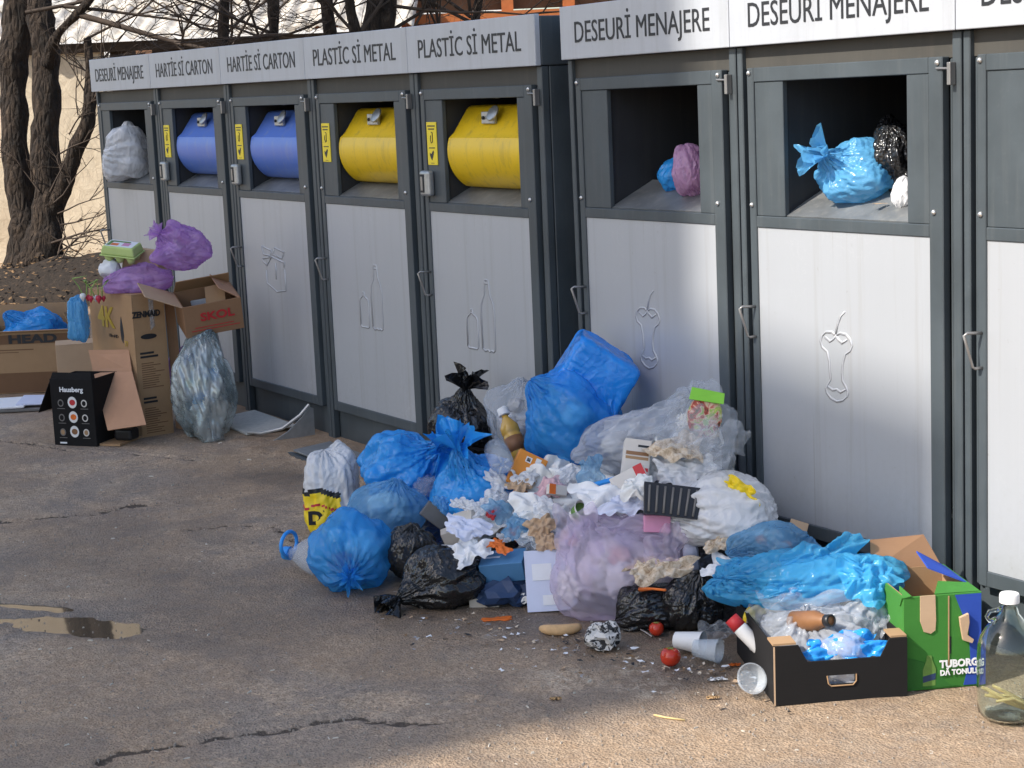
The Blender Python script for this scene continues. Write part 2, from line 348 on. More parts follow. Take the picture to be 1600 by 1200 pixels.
painted('drum_yellow', (.8, .53, .015), .36, dirt=(.3, .21, .06), amt=.6, var=.06, scale=3, streak=True); painted('drum_blue', (.1, .2, .62), .36, dirt=(.3, .33, .42), amt=.5, var=.06, scale=3)
plain('sticker_yellow', (.85, .66, .03), .5, var=.04, bump=0); plain('emboss_lit', (.53, .54, .56), .4, .25, bump=0); plain('emboss_shade', (.27, .27, .28), .5, .1, bump=0)  # emboss pair: lit and shaded edge of the raised lines, put into colour
plain('pedal_pale', (.5, .49, .45), .6, .2, var=.2, scale=40); plain('slot_black', (.015, .015, .017), .6, bump=0)
def poly_tubes(lines, y, r, x0=0, z0=0, sc=1., seg=5):
    m = MB()
    for ln in lines: m.tube([(x0+a*sc, y, z0+b*sc) for a, b in ln], r, seg)
    return m
def arc(cx, cz, rx, rz, a0, a1, n=8): return [(cx+rx*math.cos(R(a0+(a1-a0)*i/n)), cz+rz*math.sin(R(a0+(a1-a0)*i/n))) for i in range(n+1)]
BOTTLES = [[(-.105, .0), (-.105, .17), (-.095, .19), (-.075, .205), (-.07, .235), (-.06, .235), (-.055, .205), (-.03, .19), (-.02, .17), (-.02, .0), (-.03, -.012), (-.095, -.012), (-.105, 0)],
           [(.015, 0), (.012, .24), (.02, .29), (.045, .345), (.05, .42), (.052, .432), (.078, .432), (.08, .42), (.085, .345), (.108, .29), (.115, .24), (.113, 0), (.1, -.012), (.085, -.004), (.07, -.014), (.055, -.004), (.035, -.014), (.015, 0)],
           [(.05, .41), (.08, .41)], [(-.075, .212), (-.054, .212)]]
APPLE = [[(.0, .21), (.01, .26), (.025, .3), (.045, .325)], [(.0, .2), (-.02, .215), (-.05, .212), (-.07, .19), (-.078, .16), (-.07, .13), (-.045, .11), (-.035, .06), (-.033, .01), (-.03, -.03), (-.045, -.06), (-.055, -.08), (-.05, -.105), (-.03, -.13), (.0, -.142), (.03, -.13), (.052, -.105), (.056, -.08), (.045, -.055), (.03, -.03), (.028, .01), (.033, .06), (.045, .11), (.07, .13), (.08, .16), (.07, .19), (.05, .212), (.02, .215), (.0, .2)],
         [(-.055, .185), (-.03, .165), (-.012, .18), (0, .2)], [(.055, .185), (.03, .165), (.012, .18), (0, .2)], [(-.045, -.07), (-.02, -.085), (0, -.078), (.02, -.09), (.045, -.07)]]
PAPER = [[(a, b/.68) for a, b in l] for l in ([(-.141, .12), (-.014, .099), (-.028, .068), (-.127, .073), (-.141, .12)], [(.028, .12), (.155, .099), (.121, .062), (0, .078), (.028, .12)], [(-.141, .047), (-.014, .064), (-.085, .01), (-.14, .03), (-.141, .047)], [(-.014, .064), (.149, .04), (.141, .016)], [(-.099, -.02), (-.099, -.094), (.028, -.135), (.147, -.12), (.147, .0)], [(.028, .03), (.028, -.06)])]
def cabinet(text, kind, label, loc, rot, ox0, ox1, picto, sticker=True, lock=True, pedal=None, key=None):
    T = thing('waste_cabinet', label, 'waste bin', loc, rot, 'cabinets of the recycling row')
    # shell: side walls, back, floor, roof hood, plinth and posts
    m = MB(); m.box(.004, .03, .05, 1.1, -.05, 1.776); m.box(.97, .996, .05, 1.1, -.05, 1.776); m.box(.031, .969, 1.07, 1.098, -.05, 1.775); m.box(.031, .969, .06, 1.069, .02, .05)
    m.box(.004, .03, .012, .046, -.05, 1.776); m.box(.962, .996, .012, .046, -.05, 1.776); m.box(.04, .052, .022, .05, .16, 1.70); m.box(.944, .955, .022, .05, .16, 1.70)
    m.box(.031, .961, .045, .059, -.05, .172)
    m.build('shell', 'anthracite', T, bevel=.003, seg=1)
    MB().box(.001, .999, .012, 1.12, 1.779, 1.968).build('roof_hood', 'anthracite', T, bevel=.004)
    MB().box(.03, .955, .03, .044, 1.703, 1.777).build('header', 'header_brown', T)
    sg = MB().box(.0015, .9985, -.0145, .0105, 1.778, 1.975).build('sign_panel', 'sign_grey', T, bevel=.003)
    if text:
        wd = .80 if len(text) > 15 else .84; me = text_mesh(text, .112, 1, .001, .0); xs = [v.co.x for v in me.vertices]; me.transform(Matrix.Diagonal((wd/(max(xs)-min(xs)), 1, 1, 1)))
        xs = [v.co.x for v in me.vertices]; me.transform(Matrix.Translation((.5-(max(xs)+min(xs))/2, 0, 0))); me.transform(Matrix(((1, 0, 0, 0), (0, 0, -1, -.0155), (0, 1, 0, 1.872), (0, 0, 0, 1))))
        link('lettering', me, 'letter_black', sg)
    # door leaf
    z_b, z_p0, z_p1, z_o0, z_o1, z_t = .165, .2118, 1.184, 1.222, 1.660, 1.7066
    m = MB(); m.box(.068, .0995, 0, .03, z_b, z_t); m.box(.8803, .936, 0, .03, z_b, z_t); m.box(.0995, .8803, .0005, .03, z_b, z_p0); m.box(.0995, .8803, .0005, .03, z_o1, z_t); m.box(.0995, .8803, .0005, .03, z_p1, z_o0)
    m.build('door_frame', 'anthracite', T, bevel=.0025, seg=1)
    MB().box(.0998, ox0, .005, .025, z_o0+.0005, z_o1-.0005).build('opening_plate', 'anthracite', T, bevel=.002, seg=1); MB().box(ox1, .88, .003, .025, z_o0+.0005, z_o1-.0005).build('opening_plate', 'anthracite', T, bevel=.002, seg=1)
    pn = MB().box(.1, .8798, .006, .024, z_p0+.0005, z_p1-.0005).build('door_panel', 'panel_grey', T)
    if picto:
        lines, zc, sc, xc = picto; lines = [[(a, b*.68) for a, b in l] for l in lines]
        poly_tubes(lines, .0055, .003, xc, zc, sc).build('pictogram', 'emboss_lit', pn, smooth=True)
        poly_tubes([[(a-.004, b-.004) for a, b in l] for l in lines], .006, .003, xc, zc, sc).build('pictogram_shade', 'emboss_shade', pn, smooth=True)  # painted shade: darker offset copy stands for the unlit edge of the embossing
    # chute: liner and inclined sill
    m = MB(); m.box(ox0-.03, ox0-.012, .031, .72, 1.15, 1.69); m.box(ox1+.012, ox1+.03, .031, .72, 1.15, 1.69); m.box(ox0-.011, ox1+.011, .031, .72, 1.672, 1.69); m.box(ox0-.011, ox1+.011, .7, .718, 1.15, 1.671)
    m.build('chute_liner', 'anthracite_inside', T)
    dep, rise = (.16, .072) if sticker else (.2, .09)
    MB().slab([(ox0-.01, .012, z_o0+.004), (ox1+.01, .012, z_o0+.004), (ox1+.01, .012+dep, z_o0+.004+rise), (ox0-.01, .012+dep, z_o0+.004+rise)], .006).build('chute_sill', 'sill_metal', T)
    if kind in ('yellow', 'blue'):
        prof = [(.128, 1.622), (.145, 1.628), (.3, 1.63)]; cx, cz, r = .185, 1.44, .172
        body = [(.118, 1.614), (.05, 1.52)]+[(cx+r*math.cos(R(a)), cz+r*math.sin(R(a))) for a in range(160, 246, 8)]+[(.13, 1.285), (.3, 1.285), (.3, 1.63), (.145, 1.63), (.128, 1.624)]
        dr = MB().prism(body[::-1], lambda y, z: (ox0+.012, y, z), lambda y, z: (ox1+.008, y, z)).build('drum', 'drum_'+kind, T, smooth=30, bevel=.004)
        lx = ox0+.22; lp = MB(); lp.box(lx, lx+.1, .062, .078, 1.555, 1.605); lp.build('latch_plate', 'galvanised', dr, bevel=.003)
        MB().lathe([(0, .0), (.008, .001), (.008, .006), (0, .007)], 10, Matrix.Translation((lx+.02, .062, 1.58)) @ Matrix.Rotation(R(90), 4, 'X')).lathe([(0, 0), (.008, .001), (.008, .006), (0, .007)], 10, Matrix.Translation((lx+.068, .062, 1.575)) @ Matrix.Rotation(R(90), 4, 'X')).build('rivet', 'slot_black', dr, smooth=True)
        MB().lathe([(.03, -.004), (.036, -.002), (.036, .004), (.03, .006)], 20, Matrix.Translation((lx+.085, .066, 1.598)) @ Matrix.Rotation(R(60), 4, 'X')).build('latch_ring', 'galvanised', dr, smooth=True)
        MB().lathe([(0, 0), (.03, 0), (.03, -.008), (0, -.01)], 16, Matrix.Translation((ox0+.33, .075, 1.668))).build('chute_lamp', 'bolt_steel', T, smooth=True)
    if sticker:
        st = MB().box(.108, .19, .001, .0049, 1.384, 1.567).build('sticker', 'sticker_yellow', T, bevel=.0015)
        m = MB(); m.box(.118, .18, -.0002, .0009, 1.548, 1.553); m.box(.124, .174, -.0002, .0009, 1.535, 1.54); m.box(.124, .174, -.0002, .0009, 1.455, 1.459); m.box(.135, .163, -.0002, .0009, 1.391, 1.393)
        m.tube([(.143, .0004, 1.51), (.139, .0004, 1.492), (.146, .0004, 1.478), (.156, .0004, 1.482), (.157, .0004, 1.522), (.148, .0004, 1.524)], .002, 5)
        m.prism([(.13, 1.437), (.14, 1.43), (.147, 1.436), (.158, 1.446), (.164, 1.44), (.155, 1.42), (.146, 1.404), (.138, 1.412), (.13, 1.425)], lambda x, z: (x, -.0002, z), lambda x, z: (x, .0009, z)); m.build('sticker_print', 'letter_black', st)
        if lock:
            lb = MB().box(.076, .154, -.03, .004, 1.25, 1.36).build('lock_box', 'galvanised', T, bevel=.012, seg=3); MB().box(.086, .118, -.0325, -.0302, 1.266, 1.345).build('keypad', 'slot_black', lb, bevel=.004); MB().box(.093, .111, -.0345, -.0326, 1.275, 1.335).build('keypad_key', 'wire_steel', lb, bevel=.002)
    for bx, bz in ((.079, 1.69), (.918, 1.69), (.9, 1.258), (.08, 1.258)):
        MB().lathe([(0, .007), (.005, .0065), (.0085, .003), (.009, -.001)], 12, Matrix.Translation((bx, -.0005, bz)) @ Matrix.Rotation(R(90), 4, 'X')).build('bolt', 'bolt_steel', T, smooth=True)
    m = MB(); m.tube([(.915, -.004, 1.674), (.972, -.004, 1.672)], .004, 6); m.box(.964, .978, -.012, .011, 1.625, 1.69); m.build('hinge_hook', 'wire_steel', T, bevel=.002)
    MB().tube([(.084, .0, .918), (.07, -.045, .92), (.064, -.052, .914), (.072, -.026, .82), (.076, -.02, .815), (.085, .0, .817)], .0048, 8).build('handle', 'wire_steel', T, smooth=True)
    if pedal:
        if pedal == 1:
            p = MB(); p.slab([(.16, -.27, .03), (.66, -.30, .03), (.72, -.05, .05), (.2, -.04, .055)], .012); pd = p.build('pedal', 'pedal_pale', T, bevel=.003)
            b = MB(); b.tube([(.66, -.29, .035), (.74, -.25, .035), (.82, -.17, .06), (.86, -.09, .12), (.87, -.04, .17)], .009, 8); b.prism([(-.29, .0), (-.02, .0), (-.02, .15), (-.04, .16), (-.09, .11), (-.17, .05)], lambda y, z: (.87, y, z), lambda y, z: (.876, y, z)); b.build('pedal_bracket', 'galvanised', pd, smooth=40)
            MB().box(.12, .9, -.2, -.01, -.02, .008).build('pedal_base', 'anthracite', pd)
        else:
            pd = MB().slab([(.2, -.3, .03), (.6, -.32, .03), (.62, -.12, .04), (.2, -.1, .042)], .01).build('pedal', 'sill_metal', T, bevel=.003); MB().slab([(.16, -.31, .012), (.6, -.35, .012), (.64, -.1, .015), (.18, -.08, .016)], .012).build('pedal_base', 'anthracite', pd)
    return T
ROW_L = ((0, 0, 0), (0, 0, 0)); YAW2, TILT = -.0116, .0075
cabinet('DESEURİ MENAJERE', 'open', 'narrow household-waste cabinet beside the trees with a white bag in its hatch', (0, 0, 0), (0, 0, 0), .235, .826, None, sticker=False)
cabinet('HARTİE Sİ CARTON', 'blue', 'paper cabinet with blue drum standing next to the household-waste cabinet by the trees', (1, 0, 0), (0, 0, 0), .24, .826, None)
cabinet('HARTİE Sİ CARTON', 'blue', 'paper cabinet with blue drum and a pale foot pedal', (2, 0, 0), (0, 0, 0), .24, .826, (PAPER, .83, .9, .46), pedal=1)
cabinet('PLASTİC Sİ METAL', 'yellow', 'plastic and metal cabinet with yellow drum and no keypad box under its sticker', (3, 0, 0), (0, 0, 0), .24, .826, (BOTTLES, .62, 1., .5), lock=False, pedal=2)
cabinet('PLASTİC Sİ METAL', 'yellow', 'plastic and metal cabinet with yellow drum at the end of the five joined units', (4, 0, 0), (0, 0, 0), .24, .826, (BOTTLES, .62, 1., .47))
for k, lab in enumerate(('half-shaded household-waste cabinet with a pink bag in its hatch', 'sunlit household-waste cabinet with blue and black bags in its open hatch', 'sunlit cabinet cut by the picture edge behind the glass demijohn')):
    c, s = math.cos(YAW2), math.sin(YAW2)
    cabinet('DESEURİ MENAJERE', 'open', lab, (5.1543+k*c, .02+k*s, .0157+k*TILT), (0, -TILT, YAW2), (.262, .238, .245)[k], (.8, .79, .8)[k], (APPLE, .73, .92, .47) if k < 2 else None, sticker=False)
# ------------------------------------------------------------ background: shed, wall, houses, bare trees
AX = np.array([.545, .838, 0]); AX /= np.linalg.norm(AX); BX = np.array([-AX[1], AX[0], 0])
t = NT('stucco_cream'); v = t.coord(); vo = t.n('TexVoronoi', feature='DISTANCE_TO_EDGE'); vo.inputs['Scale'].default_value = 9; t.l(v, vo.inputs['Vector']); a = t.noise(v, 7, 6, .7, .6); b = t.noise(v, 2, 4)
c = t.mix(a, (.55, .45, .32), (.8, .69, .52)); c = t.mix(t.math('MULTIPLY', t.ramp(vo.outputs[0], [(.0, (1, 1, 1)), (.05, (0, 0, 0))]), .22), c, (.26, .19, .11)); c = t.mix(t.math('MULTIPLY', t.ramp(b, [(.5, (0, 0, 0)), (.75, (1, 1, 1))]), .4), c, (.36, .26, .16))
t.done(t.bsdf(c, .95, 0, t.bump(a, .6, .02)))
t = NT('fibre_cement'); v = t.coord(); a = t.noise(v, 5, 6, .7); b = t.noise(v, 1.2, 4); c = t.mix(t.ramp(a, [(.35, (0, 0, 0)), (.65, (1, 1, 1))]), (.42, .36, .29), (.8, .75, .66)); c = t.mix(t.math('MULTIPLY', t.ramp(b, [(.5, (0, 0, 0)), (.7, (1, 1, 1))]), .4), c, (.2, .15, .1)); t.done(t.bsdf(c, .95, 0, t.bump(a, .4, .01)))
plain('dark_timber', (.05, .036, .026), .9, var=.4, scale=12, bump=.3); plain('brown_timber', (.2, .105, .055), .8, var=.3, scale=8, bump=.2); plain('orange_timber', (.42, .13, .035), .6, var=.2, scale=10); painted('white_render', (.8, .79, .76), .85, amt=.15)
painted('roof_tile_brown', (.23, .12, .075), .85, amt=.3)
def frame(px, w):
    p = D(px, 64, w); return np.array([p[0], p[1], 0.])
def bx3(m, O, a0, a1, b0, b1, z0, z1):
    c = [O+AX*a+BX*b for a, b in ((a0, b0), (a1, b0), (a1, b1), (a0, b1))]
    V = [(p[0], p[1], z0) for p in c]+[(p[0], p[1], z1) for p in c]
    return m.add(V, [(0, 3, 2, 1), (4, 5, 6, 7), (0, 1, 5, 4), (1, 2, 6, 5), (2, 3, 7, 6), (3, 0, 4, 7)])
def shed():
    O = frame(135, 17.5); ze = D(135, 60, 17.5)[2]
    T = thing('garden_shed', 'low shed with cream stucco wall and pale corrugated roof behind the trees', 'shed', tuple(O)); Oz = O*0
    bx3(MB(), Oz, -4.8, .1, .105, .3, -.1, ze-.06).build('stucco_wall', 'stucco_cream', T)
    bx3(MB(), Oz, .55, 3.1, .5, .6, -.1, ze-.1).build('plank_front', 'dark_timber', T)
    for a in (.18, 2.4): bx3(MB(), Oz, a, a+.22, .2, .42, -.1, ze-.05).build('post', 'dark_timber', T)
    bx3(MB(), Oz, -4.9, 3.2, .04, .1, ze-.14, ze-.045).build('eaves_beam', 'dark_timber', T)
    # corrugated sheets, one object per sheet
    n = 0; wd = 1.06; dep, rise = 2.4, .68
    for r in range(2):
        for k in range(8):
            m = MB(); a0 = -5.2+k*wd; V = []; F = []; na, nb = 36, 3
            for j in range(nb+1):
                b = -.08+(dep/2+.12)*j/nb+r*dep/2; z = ze+rise*(b+.08)/dep+.02*r*0+(.022 if r else 0)+(.004 if k % 2 else 0)
                for i in range(na+1):
                    a = a0+(wd+.03)*i/na; p = AX*a+BX*b; V.append((p[0], p[1], z+.028*math.sin(2*math.pi*a/.177)))
            for j in range(nb):
                for i in range(na): q = j*(na+1)+i; F.append((q, q+1, q+na+2, q+na+1))
            o = m.add(V, F).build('roof_sheet', 'fibre_cement', T, smooth=True); so = o.modifiers.new('solid', 'SOLIDIFY'); so.thickness = .012; so.offset = -1
shed()
def house(px, w, a0, a1, z1, name, label, wall, roofm, windows, roof_over=.4):
    O = frame(px, w); T = thing(name, label, 'house', tuple(O)); Z = O*0
    bx3(MB(), Z, a0, a1, 0, 6, -.1, z1).build('wall', wall, T)
    m = MB(); e = roof_over; V = []
    for a in (a0-e, a1+e):
        for b, z in ((-e, z1-.1), (3, z1+1.7), (6+e, z1-.1)): p = AX*a+BX*b; V.append((p[0], p[1], z))
    m.add(V, [(0, 3, 4, 1), (1, 4, 5, 2)]); r = m.build('roof', roofm, T); s_ = r.modifiers.new('solid', 'SOLIDIFY'); s_.thickness = .12
    for (wa, wz, ww, wh) in windows:
        f = bx3(MB(), Z, wa, wa+ww, -.04, .03, wz, wz+wh).build('window', 'brown_timber', T); bx3(MB(), Z, wa+.07, wa+ww-.07, -.05, -.041, wz+.07, wz+wh-.07).build('pane', 'window_glass', f)
house(470, 27, -4.2, 3.2, 4.2, 'white_house', 'white rendered house behind the corrugated shed roof', 'white_render', 'roof_tile_brown', ((-2.6, 1.2, 1.1, 1.3), (.9, 1.2, 1.1, 1.3)))
house(60, 34, -9, 6, 11, 'puddle_reflection_house', 'tall tan house added out of view to give the puddle its tan reflection', 'stucco_cream', 'roof_tile_brown', ((-6, 1.2, 1.3, 1.5), (-2, 1.2, 1.3, 1.5), (-6, 4.4, 1.3, 1.5), (-2, 4.4, 1.3, 1.5), (2, 4.4, 1.3, 1.5)))  # above the frame, added only so the puddle mirrors something tan
def pergola():
    O = frame(650, 19); T = thing('timber_shelter', 'brown timber shelter with orange posts behind the joined cabinets', 'shelter', tuple(O)); Z = O*0
    for k in range(10): bx3(MB(), Z, -.05, 5.5, .3+.004*(k % 2), .36, .02+k*.36, .02+k*.36+.345).build('plank', 'brown_timber', T)
    for a in (-.15, .95, 1.62, 2.5, 3.6): bx3(MB(), Z, a, a+.13, -.02, .26, -.05, 3.6).build('post', 'orange_timber', T)
    bx3(MB(), Z, -1.1, 5.6, -.14, -.025, D(700, 36, 19)[2], D(700, 22, 19)[2]).build('rail', 'orange_timber', T)
    bx3(MB(), Z, -.6, 5.7, -.5, .8, 3.65, 3.8).build('roof', 'roof_tile_brown', T)
pergola()
t = NT('bark'); v = t.coord((1, 1, .35)); a = t.noise(v, 16, 7, .7, .5); vo = t.n('TexVoronoi', feature='DISTANCE_TO_EDGE'); vo.inputs['Scale'].default_value = 22; t.l(v, vo.inputs['Vector']); b = t.noise(t.coord(), 3, 4)
c = t.ramp(a, [(.3, (.01, .007, .005)), (.55, (.045, .03, .02)), (.75, (.13, .092, .062))]); c = t.mix(t.math('MULTIPLY', t.ramp(b, [(.5, (0, 0, 0)), (.7, (1, 1, 1))]), .35), c, (.075, .052, .036))
t.done(t.bsdf(c, .95, 0, t.bump(t.math('ADD', t.math('MULTIPLY', a, 1.6), t.math('MULTIPLY', vo.outputs[0], 2.)), 1., .06)))
plain('twig', (.06, .042, .03), .9, var=.4, scale=15)
def limb(m, pts, rad, seed, lump=.12, sides=12):
    """knobbly tapered limb through the given points"""
    P = [np.array(p, float) for p in pts]; Q = []; Rr = []; n = len(P)
    for i in range(n-1):
        for k in range(6):
            s = k/6; a, b, c_, d = P[max(i-1, 0)], P[i], P[i+1], P[min(i+2, n-1)]
            Q.append(.5*((2*b)+(c_-a)*s+(2*a-5*b+4*c_-d)*s*s+(-a+3*b-3*c_+d)*s**3)); Rr.append(rad[i]*(1-s)+rad[i+1]*s)
    Q.append(P[-1]); Rr.append(rad[-1]); k0 = len(m.v); m.tube(Q, Rr, sides)
    for j in range(k0, len(m.v)):
        v = Vector(m.v[j]); ring = min((j-k0)//sides, len(Q)-1); c = Vector(Q[ring]); d = v-c
        f = 1+lump*3.2*mn.noise(v*4+Vector((seed, 0, 0)))+lump*1.4*mn.noise(v*14+Vector((0, seed, 0))); m.v[j] = tuple(c+d*f)
def twigs(m, rng, p, d, L, r, depth, droop=.0, tw=.5):
    n = 5; P = [np.array(p, float)]; dd = np.array(d, float); dd /= np.linalg.norm(dd)
    for i in range(n):
        dd = dd+np.array([rng.gauss(0, .16), rng.gauss(0, .16), rng.gauss(0, .13)-droop]); dd /= np.linalg.norm(dd); P.append(P[-1]+dd*L/n)
    m.tube(P, [r*(1-.75*i/n) for i in range(n+1)], 5 if r > .012 else 4, caps=False)
    if depth > 0:
        for k in range(rng.randint(3, 5)):
            i = rng.randint(1, n); e = dd+np.array([rng.gauss(0, tw), rng.gauss(0, tw), rng.gauss(.1, tw*.8)]); twigs(m, rng, P[i], e, L*rng.uniform(.45, .75), r*(1-.75*i/n)*.75+.0008, depth-1, droop, tw)
def tree(name_label, stems, seed, crown, base):
    T = thing('bare_tree', name_label, 'tree', base, group='bare trees behind the cabinets'); B = np.array(base); m = MB()
    for pts, rad in stems: limb(m, [np.array(p)-B for p in pts], rad, seed)
    m.build('trunk', 'bark', T, smooth=True); rng = random.Random(seed); m = MB()
    for p, d, L, r, dep in crown: twigs(m, rng, np.array(p)-B, d, L, r, dep)
    m.build('crown', 'twig', T, smooth=True)
def tp(px, py, w): return D(px, py, w)
WT = 15.6
b0 = G(45, 462); b0 = (b0[0], b0[1], 0)
w0 = float((np.array(b0)-CAM) @ DV)
tree('gnarled twin-trunked tree with bare twigs at the end of the cabinet row',
     [([tp(48, 478, w0), tp(45, 440, w0), tp(38, 370, w0), tp(28, 280, w0), tp(22, 180, w0), tp(22, 80, w0), tp(30, -20, w0), tp(25, -260, w0)], [.34, .26, .15, .12, .125, .13, .135, .08]),
      ([tp(60, 475, w0), tp(62, 420, w0-.1), tp(76, 350, w0-.15), tp(68, 260, w0-.2), tp(70, 170, w0-.2), tp(70, 80, w0-.2), tp(62, -10, w0-.2), tp(75, -240, w0-.2)], [.28, .22, .14, .125, .12, .115, .115, .08]),
      ([tp(78, 345, w0-.15), tp(100, 290, w0-.3), tp(118, 235, w0-.4), tp(136, 190, w0-.5), tp(142, 130, w0-.5), tp(136, 60, w0-.5)], [.1, .075, .065, .07, .045, .03]),
      ([tp(72, 100, w0-.3), tp(90, 55, w0-.5), tp(120, 22, w0-.7), tp(150, -10, w0-.8)], [.07, .045, .04, .03])],
     5, [(tp(78+6*k, 300+17*k, w0-.45), AX*(.9-.25*k)+np.array([0, 0, .9-.3*k]), .55, .008, 2) for k in range(7)]+[(tp(150-14*k, 120+30*k, w0-.5), AX*(-.6+.3*k)+np.array([0, 0, .5]), .6, .008, 2) for k in range(5)]+[(tp(130, 195, w0-.5), AX*.3+np.array([0, 0, .6]), .8, .012, 2), (tp(140, 120, w0-.5), AX*.8+np.array([0, 0, .5]), .9, .012, 2), (tp(90, 395, w0-.3), AX+np.array([0, 0, .5]), .6, .01, 2), (tp(80, 380, w0-.4), AX*.5+np.array([0, 0, .1]), .7, .012, 2), (tp(70, 360, w0-.35), AX*.5-np.array([0, 0, .6]), .5, .01, 2),
         (tp(62, 300, w0-.3), np.array([0, 0, 1.])-AX, .6, .01, 2), (tp(120, 22, w0-.7), AX-np.array([0, 0, .25]), 2.4, .03, 3), (tp(100, 10, w0-.7), AX*1.2-np.array([0, 0, .1]), 1.6, .018, 3), (tp(20, 110, w0), -AX+np.array([0, 0, .4]), .6, .012, 2), (tp(40, 20, w0-.4), AX*1.3+np.array([0, 0, .05]), 2.2, .02, 3), (tp(136, 60, w0-.5), AX*.7+np.array([0, 0, .5]), 1.2, .012, 3), (tp(105, 420, w0-.4), AX*.6+np.array([0, 0, .8]), .5, .008, 2)], b0)
def back_tree(label, px, w, r, lean, seed, kinks=0):
    top = tp(px, 20, w); zb = -.05; base = (top[0]-lean*AX[0]*.6, top[1]-lean*AX[1]*.6, zb); pts = [base]
    for i in range(1, 6): s = i/5; pts.append((base[0]+(top[0]-base[0])*s+kinks*math.sin(i*2.1+seed)*AX[0], base[1]+(top[1]-base[1])*s+kinks*math.sin(i*2.1+seed)*AX[1], zb+(top[2]-zb)*s))
    end = np.array(top)+AX*lean*.6+np.array([0, 0, 1.6]); pts.append(end); rng = random.Random(seed)
    cr = [(np.array(top)+np.array([0, 0, rng.uniform(-.5, .9)]), AX*rng.uniform(-1, 1)+BX*rng.uniform(-.6, .3)+np.array([0, 0, rng.uniform(-.15, .9)]), rng.uniform(.9, 1.7), .014, 3) for k in range(6)]
    cr += [(end, np.array([rng.gauss(0, .5), rng.gauss(0, .5), 1]), 1.6, .02, 3) for k in range(3)]
    tree(label, [(pts, [r*1.3, r*1.1, r, r, r*.95, r*.9, r*.45])], seed, cr, (base[0], base[1], 0))
back_tree('slim bare tree behind the second paper cabinet', 428, 13.2, .05, .15, 11); back_tree('slim straight bare tree behind the cabinet without keypad', 512, 12.6, .055, -.1, 12)
back_tree('crooked bare tree with thin forked stem behind the joined cabinets', 560, 12., .045, -.3, 13, .05); back_tree('thick knotty bare tree next to the timber shelter', 602, 12.2, .12, .35, 14, .06)
back_tree('bare tree with many low twigs beside the shed roof', 350, 14.5, .05, .3, 15); back_tree('bent thin bare tree in front of the timber shelter', 735, 12.5, .035, .6, 16, .05)
# earth bank with leaf litter under the trees
def bank():
    m = MB(); O = np.array([-4.1, 1.5, 0]); n, k = 40, 16; V = []; F = []
    for j in range(k+1):
        for i in range(n+1):
            a = -2.8+6.2*i/n; b = -1.0+2.0*j/k; p = O+AX*a*.55+BX*b*.7+np.array([.35*a, -.1*a, 0]); e = max(0, 1-(b/1.)**2)*max(0, 1-((a-.3)/3.1)**2)
            z = .42*e**.8+.06*mn.noise(Vector((p[0]*3, p[1]*3, 1)))*e+.03*mn.noise(Vector((p[0]*11, p[1]*11, 4)))*e-.02; V.append((p[0], p[1], z))
    for j in range(k):
        for i in range(n): q = j*(n+1)+i; F.append((q, q+1, q+n+2, q+n+1))
    t = NT('earth'); v = t.coord(); a = t.noise(v, 25, 6, .75); t.done(t.bsdf(t.ramp(a, [(.3, (.008, .006, .004)), (.6, (.03, .02, .013)), (.8, (.11, .075, .045))]), .95, 0, t.bump(a, .8, .02)))
    structure(m.add(V, F).build('earth_bank', 'earth', smooth=True))
bank()
def leaf_litter():
    rng = random.Random(17); m = MB()
    for k in range(1500):
        a = rng.uniform(-2.8, 3.2); b = rng.uniform(-1.5, 1.); p = np.array([-4.1, 1.5, 0])+AX*a*.55+BX*b*.7+np.array([.35*a, -.1*a, 0]); e = max(0, 1-(b/1.)**2)*max(0, 1-((a-.3)/3.1)**2); z = .42*e**.8+.03; s = rng.uniform(.012, .035); t_ = rng.uniform(0, 6.28)
        q = [(s, 0, rng.uniform(-.3, .6)*s), (0, s*.45, 0), (-s, 0, rng.uniform(-.3, .6)*s), (0, -s*.45, 0)]; m.add([(p[0]+x*math.cos(t_)-y*math.sin(t_), p[1]+x*math.sin(t_)+y*math.cos(t_), z+h) for x, y, h in q], [(0, 1, 2, 3)])
    plain('dead_leaf', (.22, .13, .06), .8, var=.5, scale=3); o = m.build('leaf_litter', 'dead_leaf'); o['kind'] = 'stuff'; o['label'] = 'dead brown leaves on the earth bank under the trees'; o['category'] = 'leaves'
leaf_litter()
# ------------------------------------------------------------ film, paper and cloth: small position-based cloth solver
def pbd(V, E, L, iters, proj, smooth=.12, every=3):
    n = len(V); i, j = E[:, 0], E[:, 1]; val = np.maximum(np.bincount(np.r_[i, j], minlength=n), 1)[:, None].astype(float)
    for it in range(iters):
        d = V[j]-V[i]; ln = np.sqrt((d*d).sum(1))+1e-9; c = d*((ln-L)/ln*.5)[:, None]; acc = np.empty_like(V)
        for k in range(3): acc[:, k] = np.bincount(i, c[:, k], n)-np.bincount(j, c[:, k], n)
        V = V+acc/val*1.7
        if smooth and it % every == 0:
            s = np.empty_like(V)
            for k in range(3): s[:, k] = np.bincount(i, V[j, k], n)+np.bincount(j, V[i, k], n)
            V = V+(s/val-V)*smooth
        V = proj(V)
    return V
